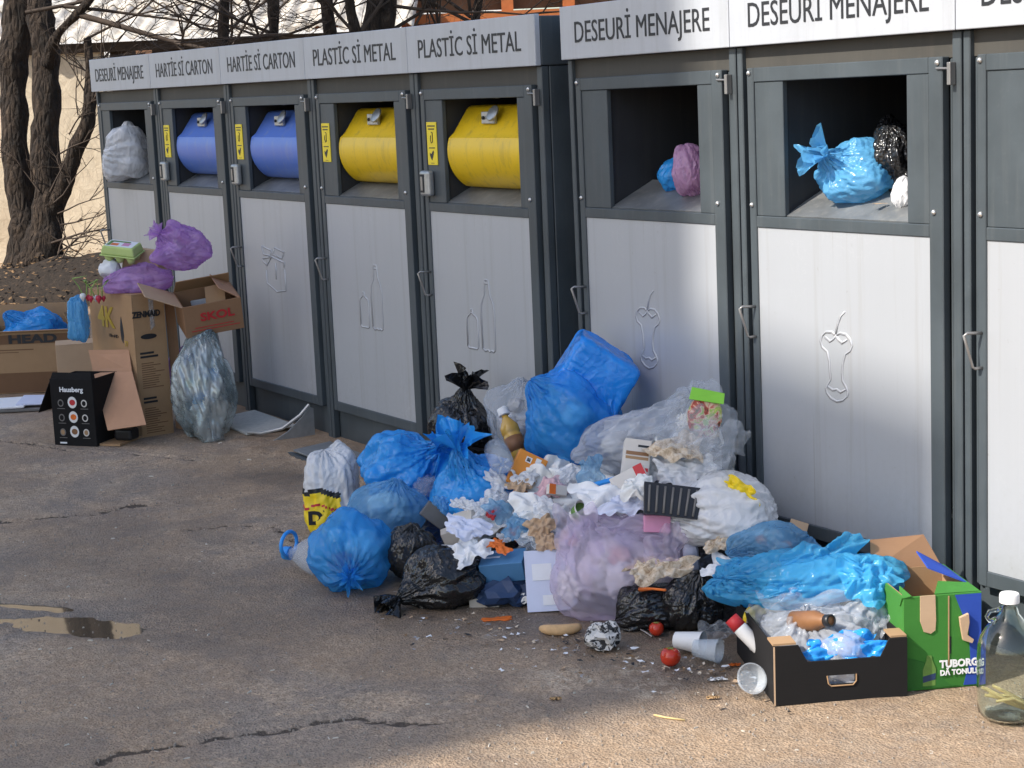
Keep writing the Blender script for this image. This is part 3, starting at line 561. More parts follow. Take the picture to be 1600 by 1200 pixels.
# height map of what has been heaped up so far (1 cm cells), used to lay things on one another
HX0, HY0, HS = -1.2, -1.8, .01; HM = np.zeros((1000, 200))
def hm_add(P):
    P = np.asarray(P); ix = ((P[:, 0]-HX0)/HS).astype(int); iy = ((P[:, 1]-HY0)/HS).astype(int)
    ok = (ix > 0) & (iy > 0) & (ix < HM.shape[0]-1) & (iy < HM.shape[1]-1); ix, iy, z = ix[ok], iy[ok], P[ok, 2]
    np.maximum.at(HM, (ix, iy), z)
def hm_add_obj(o):
    bpy.context.view_layer.update()
    for ob in [o]+list(o.children_recursive):
        if ob.type != 'MESH': continue
        me = ob.data; n = len(me.vertices); a = np.empty(n*3, np.float32); me.vertices.foreach_get('co', a); a = a.reshape(-1, 3); M = np.array(ob.matrix_world); W_ = a@M[:3, :3].T+M[:3, 3]; hm_add(W_)
        if len(me.polygons) < 400:
            for p in me.polygons:
                q = W_[list(p.vertices)]; k = int(min(60, max(2, np.abs(q-q[0]).max()/.008)))
                if len(q) == 4:
                    u, v = np.meshgrid(np.linspace(0, 1, k), np.linspace(0, 1, k)); u = u.ravel()[:, None]; v = v.ravel()[:, None]
                    hm_add(q[0]*(1-u)*(1-v)+q[1]*u*(1-v)+q[2]*u*v+q[3]*(1-u)*v)
def hm_at(x, y):
    ix = np.clip(((np.asarray(x)-HX0)/HS).astype(int), 0, HM.shape[0]-1); iy = np.clip(((np.asarray(y)-HY0)/HS).astype(int), 0, HM.shape[1]-1); return HM[ix, iy]
def hm_soft(r=2):
    h = HM.copy()
    for k in range(r): h[1:-1, 1:-1] = np.maximum(h[1:-1, 1:-1], (h[:-2, 1:-1]+h[2:, 1:-1]+h[1:-1, :-2]+h[1:-1, 2:])/4)
    return h
def hit(px, py):
    """where the line of sight meets what already lies there"""
    v = ray(px, py); t = np.arange(3.5, 12, .006); P = CAM+v*t[:, None]; h = hm_at(P[:, 0], P[:, 1]); k = np.nonzero((P[:, 2] <= h) | (P[:, 1] > -.02))[0]
    return P[k[0]] if len(k) else G(px, py)
def wdist(P): return float((np.asarray(P)-CAM) @ DV)
AX2 = np.array([.5447, .8386, 0]); BX2 = np.array([-.8386, .5447, 0]); ZX = np.array([0, 0, 1.])
def local(a, b, z): return AX2*a+BX2*b+ZX*z
def bag_shape(seed, C, rad, knot, lump=.16, neck=.35, boxy=0., brot=0., rings=66, segs=124, tol=.27, ex=1.1, pleat=3., floor=0.0, iters=70, smooth=.1, sag=.22, crease=.055, use_hm=True, ymax=-.012):
    """tied sack: film gathered at one pole, contents pushing out, creases from the surplus film"""
    rng = np.random.RandomState(seed); th = np.linspace(.035, math.pi-.03, rings); ph = np.linspace(0, 2*math.pi, segs, endpoint=False)
    k = np.array(local(*knot), float); k /= np.linalg.norm(k); a = np.cross(k, [.3, .2, 1.]); a /= np.linalg.norm(a); b = np.cross(k, a)
    TH, PH = np.meshgrid(th, ph, indexing='ij'); dirs = (np.cos(TH)[..., None]*k+(np.sin(TH)*np.cos(PH))[..., None]*a+(np.sin(TH)*np.sin(PH))[..., None]*b)
    loc = np.stack([dirs@AX2, dirs@BX2, dirs@ZX], -1)
    if brot: cb, sb = math.cos(brot), math.sin(brot); loc = np.stack([loc[..., 0]*cb+loc[..., 2]*sb, loc[..., 1], -loc[..., 0]*sb+loc[..., 2]*cb], -1)
    if boxy: p = 2+boxy*8; nn = (np.abs(loc)**p).sum(-1)**(1/p); loc = loc/nn[..., None]
    r = np.ones(TH.shape)
    for q in range(26):
        d = rng.randn(3); d /= np.linalg.norm(d); w = rng.uniform(.2, .5); c = (dirs@d); r += 1.5*lump*rng.uniform(-.7, 1)*np.exp(-((1-c)/(w*w*.5)))
    r = 1+(r-1)*np.clip(TH/.5, 0, 1); r *= 1+neck*np.exp(-(TH/.27)**2)-.3*neck*np.exp(-((TH-.55)/.3)**2)
    R3 = np.array(rad); P = (loc*R3)*r[..., None]
    if brot: P = np.stack([P[..., 0]*cb-P[..., 2]*sb, P[..., 1], P[..., 0]*sb+P[..., 2]*cb], -1)
    if sag: P[..., :2] *= (1+sag*(.5-P[..., 2:3]/(2*R3[2])))*(1-sag*.3); P[..., 2] = P[..., 2]-sag*.12*R3[2]
    P = C+P[..., 0:1]*AX2+P[..., 1:2]*BX2+P[..., 2:3]*ZX
    s = float(np.mean(rad)); hmS = hm_soft(1) if use_hm else None
    P = P.reshape(-1, 3); N = dirs.reshape(-1, 3); idx = np.arange(rings*segs).reshape(rings, segs); nx = np.roll(idx, -1, 1)
    E = np.concatenate([np.stack([idx.ravel(), nx.ravel()], 1), np.stack([idx[:-1].ravel(), idx[1:].ravel()], 1), np.stack([idx[:-1].ravel(), nx[1:].ravel()], 1), np.stack([nx[:-1].ravel(), idx[1:].ravel()], 1)])
    rr = np.sin(th); exc = np.clip((.8/np.maximum(rr, .02))**.75, 1, pleat); exc[th > 2.2] = 1+.3*(exc[th > 2.2]-1); exv = np.repeat(exc, segs)*ex
    d = P[E[:, 1]]-P[E[:, 0]]; L = np.sqrt((d*d).sum(1)); nring = rings*segs; Lx = L.copy(); Lx[:nring] *= exv[E[:nring, 0]]; Lx[nring:nring+(rings-1)*segs] *= ex
    m0 = L[nring:nring+(rings-1)*segs]*ex; c0 = Lx[:(rings-1)*segs]; dg = np.sqrt(m0**2+c0**2); Lx[nring+(rings-1)*segs:nring+2*(rings-1)*segs] = dg; Lx[nring+2*(rings-1)*segs:] = dg
    tl = np.repeat(np.minimum(tol*s*np.ones(rings), .12*s+tol*s*np.clip(th/.4, .25, 1)), segs)[:, None]
    kk = [(rng.randint(5, 10), 1.), (rng.randint(11, 18), .8), (rng.randint(19, 30), .5)]; w0 = sum(am*np.cos(n_*PH+rng.rand()*6.28+2*np.sin(TH*rng.uniform(1, 3)+rng.rand()*6)) for n_, am in kk)
    V = P+N*(w0.ravel()*.1)[:, None]*tl+rng.randn(*P.shape)*.04*tl
    fl = floor
    def proj(V):
        d = V-P; l = np.sqrt((d*d).sum(1))[:, None]; V = np.where(l > tl, P+d/np.maximum(l, 1e-9)*tl, V)
        if fl is not None: V[:, 2] = np.maximum(V[:, 2], fl)
        V[:, 1] = np.minimum(V[:, 1], ymax); return V
    V = proj(V); V = pbd(V, E, Lx, iters, proj, smooth)
    if crease:
        off = Vector((seed*3.1, seed*1.7, seed*.9)); f1, f2 = 1.5/s, 3.6/s; kd = Vector(k); disp = np.empty(len(V))
        for q in range(len(V)):
            p = Vector(V[q]-C); p = p-kd*(p.dot(kd))*.45; w_ = mn.noise_vector(p*f1*.7+off)*.35; a_ = 1-abs(mn.noise(p*f1+w_+off))*2.6; b_ = 1-abs(mn.noise(p*f2+w_*2-off))*2.6; disp[q] = max(a_, -.4)+.45*max(b_, -.4)
        V = V+N*((disp-.5)*crease*s)[:, None]*np.clip(np.repeat(th, segs)/.35, .15, 1)[:, None]
        if fl is not None: V[:, 2] = np.maximum(V[:, 2], fl)
        V[:, 1] = np.minimum(V[:, 1], ymax)
    F = np.stack([idx[:-1].ravel(), idx[1:].ravel(), nx[1:].ravel(), nx[:-1].ravel()], 1)
    cap = len(V); V = np.vstack([V, V[:segs].mean(0), V[-segs:].mean(0)]); tris = [(idx[0, q], nx[0, q], cap) for q in range(segs)]+[(nx[-1, q], idx[-1, q], cap+1) for q in range(segs)]
    me = bpy.data.meshes.new('m'); O = np.array(C)
    allF = [tuple(map(int, f)) for f in F]+[tuple(map(int, t_)) for t_ in tris]
    me.from_pydata([tuple(p) for p in (V-O)], [], allF); me.update()
    return me, V, k
def ruffle(seed, base, d, size, length, pleats=7, segs=64, rings=9, flare=1., droop=.3):
    """the gathered tail above a knot"""
    rng = np.random.RandomState(seed); d = np.array(d, float); d /= np.linalg.norm(d); a = np.cross(d, [.2, .3, .93]); a /= np.linalg.norm(a); b = np.cross(d, a); V = []
    ph0 = rng.rand(4)*6.28
    for i in range(rings):
        s = i/(rings-1); r0 = .005+size*s**.8*flare
        for q in range(segs):
            p = 2*math.pi*q/segs; f = 1+.55*math.cos(pleats*p+ph0[0]+s)*s**.5+.3*math.cos((pleats*2+1)*p+ph0[1])*s+.25*math.cos(2*p+ph0[2])
            ll = length*s*(1+.35*math.cos(3*p+ph0[3])+.15*math.cos(11*p)); V.append(np.array(base)+d*ll+(a*math.cos(p)+b*math.sin(p))*r0*f+ZX*(-droop*size*s*s))
    F = [(i*segs+q, i*segs+(q+1) % segs, (i+1)*segs+(q+1) % segs, (i+1)*segs+q) for i in range(rings-1) for q in range(segs)]
    return V, F
def sheet_mesh(seed, C, a, b, yaw, ex=1.25, n=44, m=36, iters=90, smooth=.1, lift=.02, tilt=(0, 0), edge=.12, hmr=2, gravity=.004, floor_hm=True, ymax=-.012, outline=None, curl=0):
    """crumpled sheet of film, cloth or paper laid over whatever is below; a, b half sizes after crumpling"""
    rng = np.random.RandomState(seed); u, v = np.meshgrid(np.linspace(-1, 1, n), np.linspace(-1, 1, m), indexing='ij'); ang = np.arctan2(v, u); e = 1+edge*(np.sin(3*ang+rng.rand()*6)+.6*np.sin(5*ang+rng.rand()*6)+.4*np.sin(9*ang+rng.rand()*6))
    rr = np.maximum(np.abs(u), np.abs(v)); q = 1+(e-1)*rr
    if outline == 'oval': k = np.where(rr > 0, rr/np.maximum(np.hypot(u, v), 1e-6), 1); q = q*(1-(1-k)*.85)
    X, Yv = u*a*q, v*b*q; cy, sy = math.cos(yaw), math.sin(yaw); wx, wy = X*cy-Yv*sy, X*sy+Yv*cy; P = np.array(C)+np.stack([AX2[0]*wx+BX2[0]*wy, AX2[1]*wx+BX2[1]*wy, tilt[0]*wx+tilt[1]*wy+0*wx], -1)
    P[..., 2] += lift+.35*min(a, b)*curl*(rr**2)
    w = sum(rng.uniform(.4, 1)*np.sin(6.28*(rng.uniform(-2.6, 2.6)*u+rng.uniform(-2.6, 2.6)*v)+rng.rand()*6) for _ in range(7))/3
    P[..., 2] += w*min(a, b)*.16*(ex-1)*4; P = P.reshape(-1, 3); P += rng.randn(*P.shape)*.002; idx = np.arange(n*m).reshape(n, m)
    E = np.concatenate([np.stack([idx[:-1].ravel(), idx[1:].ravel()], 1), np.stack([idx[:, :-1].ravel(), idx[:, 1:].ravel()], 1), np.stack([idx[:-1, :-1].ravel(), idx[1:, 1:].ravel()], 1), np.stack([idx[1:, :-1].ravel(), idx[:-1, 1:].ravel()], 1)])
    Q = P.copy(); Q[:, 2] = 0; d = Q[E[:, 1]]-Q[E[:, 0]]; L = np.sqrt((d*d).sum(1))*ex; H = hm_soft(hmr) if floor_hm else None
    def proj(V):
        V[:, 2] -= gravity
        if H is not None:
            ix = np.clip(((V[:, 0]-HX0)/HS).astype(int), 0, H.shape[0]-1); iy = np.clip(((V[:, 1]-HY0)/HS).astype(int), 0, H.shape[1]-1); h = H[ix, iy]; h = np.where(h > V[:, 2]+.10, 0, h); V[:, 2] = np.maximum(V[:, 2], h+.003)
        V[:, 2] = np.maximum(V[:, 2], .004); V[:, 1] = np.minimum(V[:, 1], ymax); return V
    V = pbd(P, E, L, iters, proj, smooth)
    F = np.stack([idx[:-1, :-1].ravel(), idx[1:, :-1].ravel(), idx[1:, 1:].ravel(), idx[:-1, 1:].ravel()], 1)
    me = bpy.data.meshes.new('m'); me.from_pydata([tuple(p) for p in V-np.array(C)], [], [tuple(map(int, f)) for f in F]); me.update(); return me, V
def rumple_mesh(seed, C, a, b, yaw, slope=38, ex=1.22, tol=.6, n=48, m=38, iters=70, smooth=.3, edge=.16, ymax=-.012):
    """crumpled cloth or film lying on the slope of the heap"""
    rng = np.random.RandomState(seed); u, v = np.meshgrid(np.linspace(-1, 1, n), np.linspace(-1, 1, m), indexing='ij'); ang = np.arctan2(v, u); rr = np.maximum(np.abs(u), np.abs(v)); k = np.where(rr > 0, rr/np.maximum(np.hypot(u, v), 1e-6), 1)
    q = (1-(1-k)*.7)*(1+edge*rr*(np.sin(3*ang+rng.rand()*6)+.7*np.sin(5*ang+rng.rand()*6)+.5*np.sin(8*ang+rng.rand()*6))); E2 = BX2*math.cos(R(slope))+ZX*math.sin(R(slope)); N = np.cross(AX2, E2); c, s = math.cos(yaw), math.sin(yaw); e1 = AX2*c+E2*s; e2 = -AX2*s+E2*c
    w = sum(rng.uniform(.4, 1)*np.sin(6.28*(rng.uniform(-1.6, 1.6)*u+rng.uniform(-1.6, 1.6)*v)+rng.rand()*6) for _ in range(7))/3; t_ = tol*min(a, b)
    P = np.array(C)+(u*a*q)[..., None]*e1+(v*b*q)[..., None]*e2+((w*.35-.5*rr**2)*t_+t_*.35)[..., None]*N; w2 = sum(np.sin(6.28*(rng.uniform(-2.2, 2.2)*u+rng.uniform(-2.2, 2.2)*v)+rng.rand()*6) for _ in range(6))/2.5
    V = (P+(w2*t_*.4)[..., None]*N).reshape(-1, 3); P = P.reshape(-1, 3); idx = np.arange(n*m).reshape(n, m)
    E = np.concatenate([np.stack([idx[:-1].ravel(), idx[1:].ravel()], 1), np.stack([idx[:, :-1].ravel(), idx[:, 1:].ravel()], 1), np.stack([idx[:-1, :-1].ravel(), idx[1:, 1:].ravel()], 1), np.stack([idx[1:, :-1].ravel(), idx[:-1, 1:].ravel()], 1)])
    d = P[E[:, 1]]-P[E[:, 0]]; L = np.sqrt((d*d).sum(1))*ex
    def proj(V):
        d = V-P; l = np.sqrt((d*d).sum(1))[:, None]; V = np.where(l > t_, P+d/np.maximum(l, 1e-9)*t_, V); V[:, 2] = np.maximum(V[:, 2], .004); V[:, 1] = np.minimum(V[:, 1], ymax); return V
    V = pbd(V, E, L, iters, proj, smooth); F = np.stack([idx[:-1, :-1].ravel(), idx[1:, :-1].ravel(), idx[1:, 1:].ravel(), idx[:-1, 1:].ravel()], 1); return _pyd(V-np.array(C), F), V
def rumple(label, px, py, a, b, yaw, mat, seed, cat, name, at=None, lift=.03, **kw):
    C = hit(px, py)+ZX*lift if at is None else np.array(at, float); me, V = rumple_mesh(seed, C, a, b, yaw, **kw); o = link(name, me, mat, None, tuple(C), smooth=True); tag(o, label, cat); hm_add(V); return o
_ICO = {}
def ico(level):
    if level not in _ICO:
        bm = bmesh.new(); bmesh.ops.create_icosphere(bm, subdivisions=level, radius=1); V = np.array([v.co[:] for v in bm.verts]); E = np.array([[v.index for v in e.verts] for e in bm.edges]); F = [[v.index for v in f.verts] for f in bm.faces]; bm.free(); _ICO[level] = (V, E, F)
    return _ICO[level]
def wad_mesh(seed, rad, level=4, ex=1.3, tol=.35, iters=40, smooth=.06):
    """crushed ball of paper, foil or film"""
    V0, E, F = ico(level); rng = np.random.RandomState(seed); P = V0*np.array(rad)
    for q in range(8): d = rng.randn(3); d /= np.linalg.norm(d); P = P*(1+.22*rng.uniform(-1, 1)*np.exp(-(1-V0@d)/.25))[:, None]
    d = P[E[:, 1]]-P[E[:, 0]]; L = np.sqrt((d*d).sum(1))*ex; s = float(np.mean(rad)); tl = tol*s
    # coarse random buckling first so that folds are bigger than the mesh cells
    w = sum(np.sin((V0@rng.randn(3))*rng.uniform(4, 11)+rng.rand()*6) for _ in range(7))/2.6; V = P+V0*(w*tl*.45)[:, None]
    def proj(V):
        d = V-P; l = np.sqrt((d*d).sum(1))[:, None]; return np.where(l > tl, P+d/np.maximum(l, 1e-9)*tl, V)
    V = pbd(V, E, L, iters, proj, smooth); me = bpy.data.meshes.new('m'); me.from_pydata([tuple(p) for p in V], [], F); me.update(); return me, V
# ------------------------------------------------------------ film and litter materials
def film(name, col, clear=.0, transl=.3, rough=.28, tint=None, spec=.75, bump=.25, var=.15, fine=55):
    """plastic film: body colour, light coming through, optional see-through share"""
    t = NT(name); v = t.coord(); b = t.noise(v, 7, 4)
    r1 = t.math('ABSOLUTE', t.math('SUBTRACT', t.noise(v, 9, 2, .5, 1.2), .5)); r2 = t.math('ABSOLUTE', t.math('SUBTRACT', t.noise(v, 24, 2, .5, 1.2), .5))
    nb = t.bump(t.math('ADD', t.math('MULTIPLY', r1, -3.), t.math('MULTIPLY', r2, -.8)), min(1, bump*2.4), .008)
    c = t.mix(b, tuple(x*(1-var) for x in col), tuple(min(1, x*(1+var)) for x in col)); p = t.bsdf(c, rough*.62, 0, nb, spec=spec)
    tr = t.n('BsdfTranslucent'); t.l(c, tr.inputs[0]); t.l(nb, tr.inputs['Normal']); mx = t.n('MixShader'); mx.inputs[0].default_value = transl; t.l(p, mx.inputs[1]); t.l(tr.outputs[0], mx.inputs[2]); o = mx.outputs[0]
    if clear:
        tp_ = t.n('BsdfTransparent'); tp_.inputs[0].default_value = (*(tint or (1, 1, 1)), 1); m2 = t.n('MixShader'); m2.inputs[0].default_value = clear; t.l(o, m2.inputs[1]); t.l(tp_.outputs[0], m2.inputs[2]); o = m2.outputs[0]
    return t.done(o)
film('film_blue', (.04, .38, .9), 0, .34, .22); film('film_blue_deep', (.016, .3, .9), 0, .25, .22); film('film_blue_clear', (.06, .42, .95), .42, .35, .22, (.5, .8, 1.)); film('film_sky', (.22, .5, .78), .5, .4, .22, (.75, .92, 1.))
film('film_cyan', (.11, .55, .86), .2, .5, .26, (.55, .88, 1.)); film('film_black', (.012, .012, .013), 0, .05, .24, bump=.4); film('film_black_grey', (.03, .03, .031), .1, .1, .26, (.5, .5, .5)); film('film_lilac', (.84, .76, .93), .62, .45, .22, (1., .96, 1.)); film('film_purple', (.62, .38, .74), .42, .45, .2, (.92, .76, 1.))
film('film_white', (.84, .84, .85), 0, .3, .32); film('film_frost', (.7, .72, .76), .5, .4, .25, (.95, .97, 1.)); film('film_clear', (.72, .76, .8), .74, .25, .12, (.97, .98, 1.), spec=.8)
t = NT('film_silver'); v = t.coord((1.6, 1.6, .5)); r1 = t.math('ABSOLUTE', t.math('SUBTRACT', t.noise(v, 7, 2, .5, 1.), .5)); r2 = t.math('ABSOLUTE', t.math('SUBTRACT', t.noise(v, 20, 2, .5, 1.), .5)); bp = t.bump(t.math('ADD', t.math('MULTIPLY', r1, -3.), t.math('MULTIPLY', r2, -.7)), .7, .012); b = t.noise(t.coord(), 5, 4)
p = t.bsdf(t.mix(t.ramp(b, [(.4, (0, 0, 0)), (.62, (1, 1, 1))]), (.3, .38, .4), (.72, .78, .77)), .2, .35, bp); tp_ = t.n('BsdfTransparent'); mx = t.n('MixShader'); mx.inputs[0].default_value = .42; t.l(p, mx.inputs[1]); t.l(tp_.outputs[0], mx.inputs[2]); t.done(mx.outputs[0])

film('film_pink', (.66, .4, .62), .15, .4, .3, (.95, .75, .92)); film('film_warmwhite', (.62, .58, .54), .0, .3, .35); film('film_teal', (.01, .14, .19), 0, .1, .4); film('foil_white', (.8, .8, .78), 0, .15, .4)
plain('paper_white', (.78, .78, .79), .85, var=.05, scale=25, bump=.15); plain('paper_blueish', (.62, .65, .78), .85, var=.05, scale=25, bump=.15); plain('tissue', (.8, .79, .76), .95, var=.06, scale=60, bump=.3); plain('cloth_grey', (.5, .47, .46), .95, var=.12, scale=70, bump=.35, sheen=.3); plain('cloth_pink', (.62, .4, .42), .9, var=.2, scale=40, bump=.3)
t = NT('newsprint'); v = t.coord(); a = t.noise(v, 40, 3, .6, 1.5); t.done(t.bsdf(t.ramp(a, [(.44, (.03, .03, .032)), (.5, (.62, .6, .57))]), .85))
t = NT('pattern_fabric'); v = t.coord(); a = t.noise(v, 45, 2, .5, .8); t.done(t.bsdf(t.ramp(a, [(.46, (.7, .66, .66)), (.52, (.28, .07, .12))]), .9))
t = NT('food_scraps'); v = t.coord(); a = t.noise(v, 55, 5, .7, .6); t.done(t.bsdf(t.ramp(a, [(.3, (.22, .13, .07)), (.5, (.62, .5, .36)), (.7, (.75, .69, .6))]), .7, 0, t.bump(a, .6, .006)))
plain('orange_peel', (.72, .16, .02), .5, var=.2, scale=40, bump=.3); plain('blue_card', (.07, .2, .38), .6, var=.1); plain('navy_card', (.02, .045, .11), .5, var=.15); plain('pink_card', (.62, .27, .42), .6, var=.05); plain('grey_plastic', (.16, .15, .14), .5, var=.15); plain('black_plastic', (.018, .018, .02), .35, var=.1); plain('beige_card', (.5, .44, .37), .8, var=.1); plain('red_print', (.5, .03, .035), .5, var=.05, bump=0); plain('green_print', (.22, .55, .05), .5, var=.06, bump=0); plain('yellow_print', (.85, .62, .02), .45, var=.05, bump=.1)
def cardboard(name, col, stain=.3):
    t = NT(name); v = t.coord(); a = t.noise(v, 9, 6, .65); b = t.noise(t.coord((1, 1, 40)), 6, 3); c = t.noise(v, 2.4, 5, .7)
    k = t.mix(a, tuple(x*.86 for x in col), tuple(min(1, x*1.1) for x in col)); k = t.mix(t.math('MULTIPLY', t.ramp(c, [(.52, (0, 0, 0)), (.72, (1, 1, 1))]), stain), k, tuple(x*.45 for x in col))
    return t.done(t.bsdf(k, .9, 0, t.bump(t.math('ADD', t.math('MULTIPLY', b, .3), a), .25, .004), spec=.25))
cardboard('card_kraft', (.4, .25, .135)); cardboard('card_pale', (.52, .36, .23), .15); cardboard('card_dark', (.2, .11, .06)); cardboard('card_white', (.66, .62, .57), .2); cardboard('card_brown', (.3, .17, .095)); cardboard('card_black', (.014, .013, .013), .0); cardboard('card_green', (.05, .2, .035), .45); cardboard('card_blue', (.03, .075, .38), .4); cardboard('card_salmon', (.5, .28, .17), .2)
# ------------------------------------------------------------ generic thing builders
def bag(label, px, py, hw, hh, y, mat, seed, knot=(0, 0, 1), depth=None, cat='bag', name='rubbish_bag', group=None, tail=None, tailsize=.05, ground=False, wads=0, wadmats=('tissue',), ymax=-.012, center=None, **kw):
    if center is not None: C = np.array(center, float)
    elif ground: b_ = G(px, py+hh); w_ = wdist(b_); C = np.array([b_[0], b_[1], 0])+BX2*hw*w_/FPX*.55; w_ = wdist(C); C[2] = hh*w_/FPX*.84
    else: C = Y(px, py, y)
    w_ = wdist(C); rx, rz = hw*w_/FPX, hh*w_/FPX; ry = depth or (rx+rz)/2
    me, V, k = bag_shape(seed, C, (rx, ry, rz), knot, ymax=ymax, **kw)
    if tail is None and not wads: o = link(name, me, mat, None, tuple(C), smooth=True); tag(o, label, cat, group); hm_add(V); return o
    T = thing(name, label, cat, tuple(C), group=group); link('sack', me, mat, T, smooth=True)
    if tail is not None:
        top = V[:124].mean(0)-C; Vr, Fr = ruffle(seed, top-k*.012, np.array(k)*1.+np.array(local(*tail)), tailsize, tailsize*1.5); link('tied_end', _pyd(Vr, Fr), mat, T, smooth=True)
    rng = np.random.RandomState(seed+7)
    for q in range(wads):
        d = rng.randn(3); d /= np.linalg.norm(d); p = local(d[0]*rx*.42, d[1]*ry*.42, d[2]*rz*.4); s = .38*min(rx, ry, rz)*rng.uniform(.7, 1.3); m2, _ = wad_mesh(seed*10+q, (s, s*.8, s*.7), 3, iters=14); link('wad', m2, wadmats[q % len(wadmats)], T, tuple(p), smooth=True)
    hm_add(V); return T
def _pyd(V, F):
    me = bpy.data.meshes.new('m'); me.from_pydata([tuple(map(float, p)) for p in V], [], [tuple(map(int, f)) for f in F]); me.update(); return me
def sheet(label, px, py, a, b, yaw, mat, seed, cat, name, at=None, thick=0, lift=.02, **kw):
    C = hit(px, py) if at is None else np.array(at, float); me, V = sheet_mesh(seed, C, a, b, yaw, lift=lift, **kw); o = link(name, me, mat, None, tuple(C), smooth=True); tag(o, label, cat)
    if thick: s = o.modifiers.new('solid', 'SOLIDIFY'); s.thickness = thick
    hm_add(V); return o
def wad(label, px, py, r, mat, seed, cat, name, at=None, flat=False, level=4, up=.6, **kw):
    C = hit(px, py) if at is None else np.array(at, float); C = C+ZX*r[2]*up; me, V = wad_mesh(seed, r, level, **kw); M = np.array([AX2, BX2, ZX]).T
    V2 = V@M.T; z0 = .003-C[2]; V2[:, 2] = np.maximum(V2[:, 2], z0); V2[:, 1] = np.minimum(V2[:, 1], -.012-C[1]); me.vertices.foreach_set('co', V2.astype(np.float32).ravel()); me.update()
    o = link(name, me, mat, None, tuple(C), smooth=not flat); tag(o, label, cat); hm_add(V2+C); return o
def frame_at(C, yaw, pitch=0, roll=0): return tuple(C), (pitch, roll, yaw)
def pack(label, px, py, size, mat, rot, cat, name, at=None, bevel=.003, faces=(), up=.4):
    """small closed carton or block; faces: (material, x0,x1,z0,z1) printed patches on the -y face, sizes in fractions"""
    C = hit(px, py) if at is None else np.array(at, float); C = C+ZX*size[2]*up; T = thing(name, label, cat, tuple(C), rot); a, b, c = (s/2 for s in size)
    MB().box(-a, a, -b, b, -c, c).build('body', mat, T, bevel=bevel)
    for (m_, x0, x1, z0, z1, side) in faces:
        if side == 'f': MB().box(-a+2*a*x0, -a+2*a*x1, -b-.0012, -b-.0002, -c+2*c*z0, -c+2*c*z1).build('print', m_, T)
        elif side == 'r': MB().box(a+.0002, a+.0012, -b+2*b*x0, -b+2*b*x1, -c+2*c*z0, -c+2*c*z1).build('print', m_, T)
        else: MB().box(-a+2*a*x0, -a+2*a*x1, -b+2*b*z0, -b+2*b*z1, c+.0002, c+.0012).build('print', m_, T)
    hm_add_obj(T); return T
def carton(label, w, d, h, mat, inner, loc, rot, th=.005, flaps=(), name='cardboard_box', cat='box', top=False, cut=None):
    """open box, x width, y depth, z height from its base centre; flaps: (side, length, angle in degrees outward from upright, material)"""
    T = thing(name, label, cat, loc, rot); a, b = w/2, d/2
    MB().box(-a, a, -b, -b+th, 0, h).build('wall', mat, T, bevel=.0015, seg=1); MB().box(-a, a, b-th, b, 0, h).build('wall', mat, T, bevel=.0015, seg=1); MB().box(-a, -a+th, -b+th+.0003, b-th-.0003, 0, h).build('wall', mat, T, bevel=.0015, seg=1); MB().box(a-th, a, -b+th+.0003, b-th-.0003, 0, h).build('wall', mat, T, bevel=.0015, seg=1)
    MB().box(-a+th+.0003, a-th-.0003, -b+th+.0003, b-th-.0003, .001, th).build('base', inner, T)
    if top: MB().box(-a, a, -b, b, h+.0005, h+th).build('lid', mat, T, bevel=.0015)
    for s, ln, ang, fm in flaps:
        c, q = math.cos(R(ang)), math.sin(R(ang)); m = MB(); g = .004
        if s in 'fb':
            sg = -1 if s == 'f' else 1; p0 = np.array([0, sg*(b-th/2), h-.002]); dv = np.array([0, sg*q, c])
            Q = [p0+np.array([-a+g, 0, 0]), p0+np.array([a-g, 0, 0]), p0+np.array([a-g*3, 0, 0])+dv*ln, p0+np.array([-a+g*3, 0, 0])+dv*ln]
        else:
            sg = -1 if s == 'l' else 1; p0 = np.array([sg*(a-th/2), 0, h-.002]); dv = np.array([sg*q, 0, c])
            Q = [p0+np.array([0, -b+g, 0]), p0+np.array([0, b-g, 0]), p0+np.array([0, b-g*3, 0])+dv*ln, p0+np.array([0, -b+g*3, 0])+dv*ln]
        m.slab(Q, th*.8).build('flap', fm, T, bevel=.001, seg=1)
    return T
# ------------------------------------------------------------ the heap in front of the cabinets
_XB = [4.15, 4.5, 5.0, 5.5, 6.0, 6.4, 6.75, 6.95]; _HB = [0, .16, .26, .33, .34, .24, .08, 0]; _YF = [-.3, -.5, -.78, -.88, -.8, -.56, -.42, -.3]
def mound(x, y):
    hb = np.interp(x, _XB, _HB, 0, 0); yf = np.interp(x, _XB, _YF); return hb*np.clip((y-yf)/(-.05-yf), 0, 1)**.8
def scrap_mound():
    xs = np.arange(4.1, 7.0, .02); ys = np.arange(-1.0, -.02, .02); X, Yy = np.meshgrid(xs, ys, indexing='ij'); Z = mound(X, Yy); nz = np_noise(X, Yy, 5, 77)
    Z = np.where(Z > .004, Z+.025*nz*np.clip(Z/.1, 0, 1), -.02); n, m = X.shape; V = np.stack([X, Yy, Z], -1).reshape(-1, 3); idx = np.arange(n*m).reshape(n, m); F = np.stack([idx[:-1, :-1].ravel(), idx[1:, :-1].ravel(), idx[1:, 1:].ravel(), idx[:-1, 1:].ravel()], 1); zz = Z.ravel(); F = F[(zz[F] > -.019).any(1)]
    o = link('refuse', _pyd(V, F), 'film_black_grey', smooth=True); o['kind'] = 'stuff'; o['label'] = 'dark compacted refuse under the bags of the heap'; o['category'] = 'refuse'
    ok = Z.ravel() > 0
    for dx in (0, .01):
        for dy in (0, .01): hm_add(V[ok]+np.array([dx, dy, 0]))
scrap_mound()
BW = ('tissue', 'paper_white', 'food_scraps')
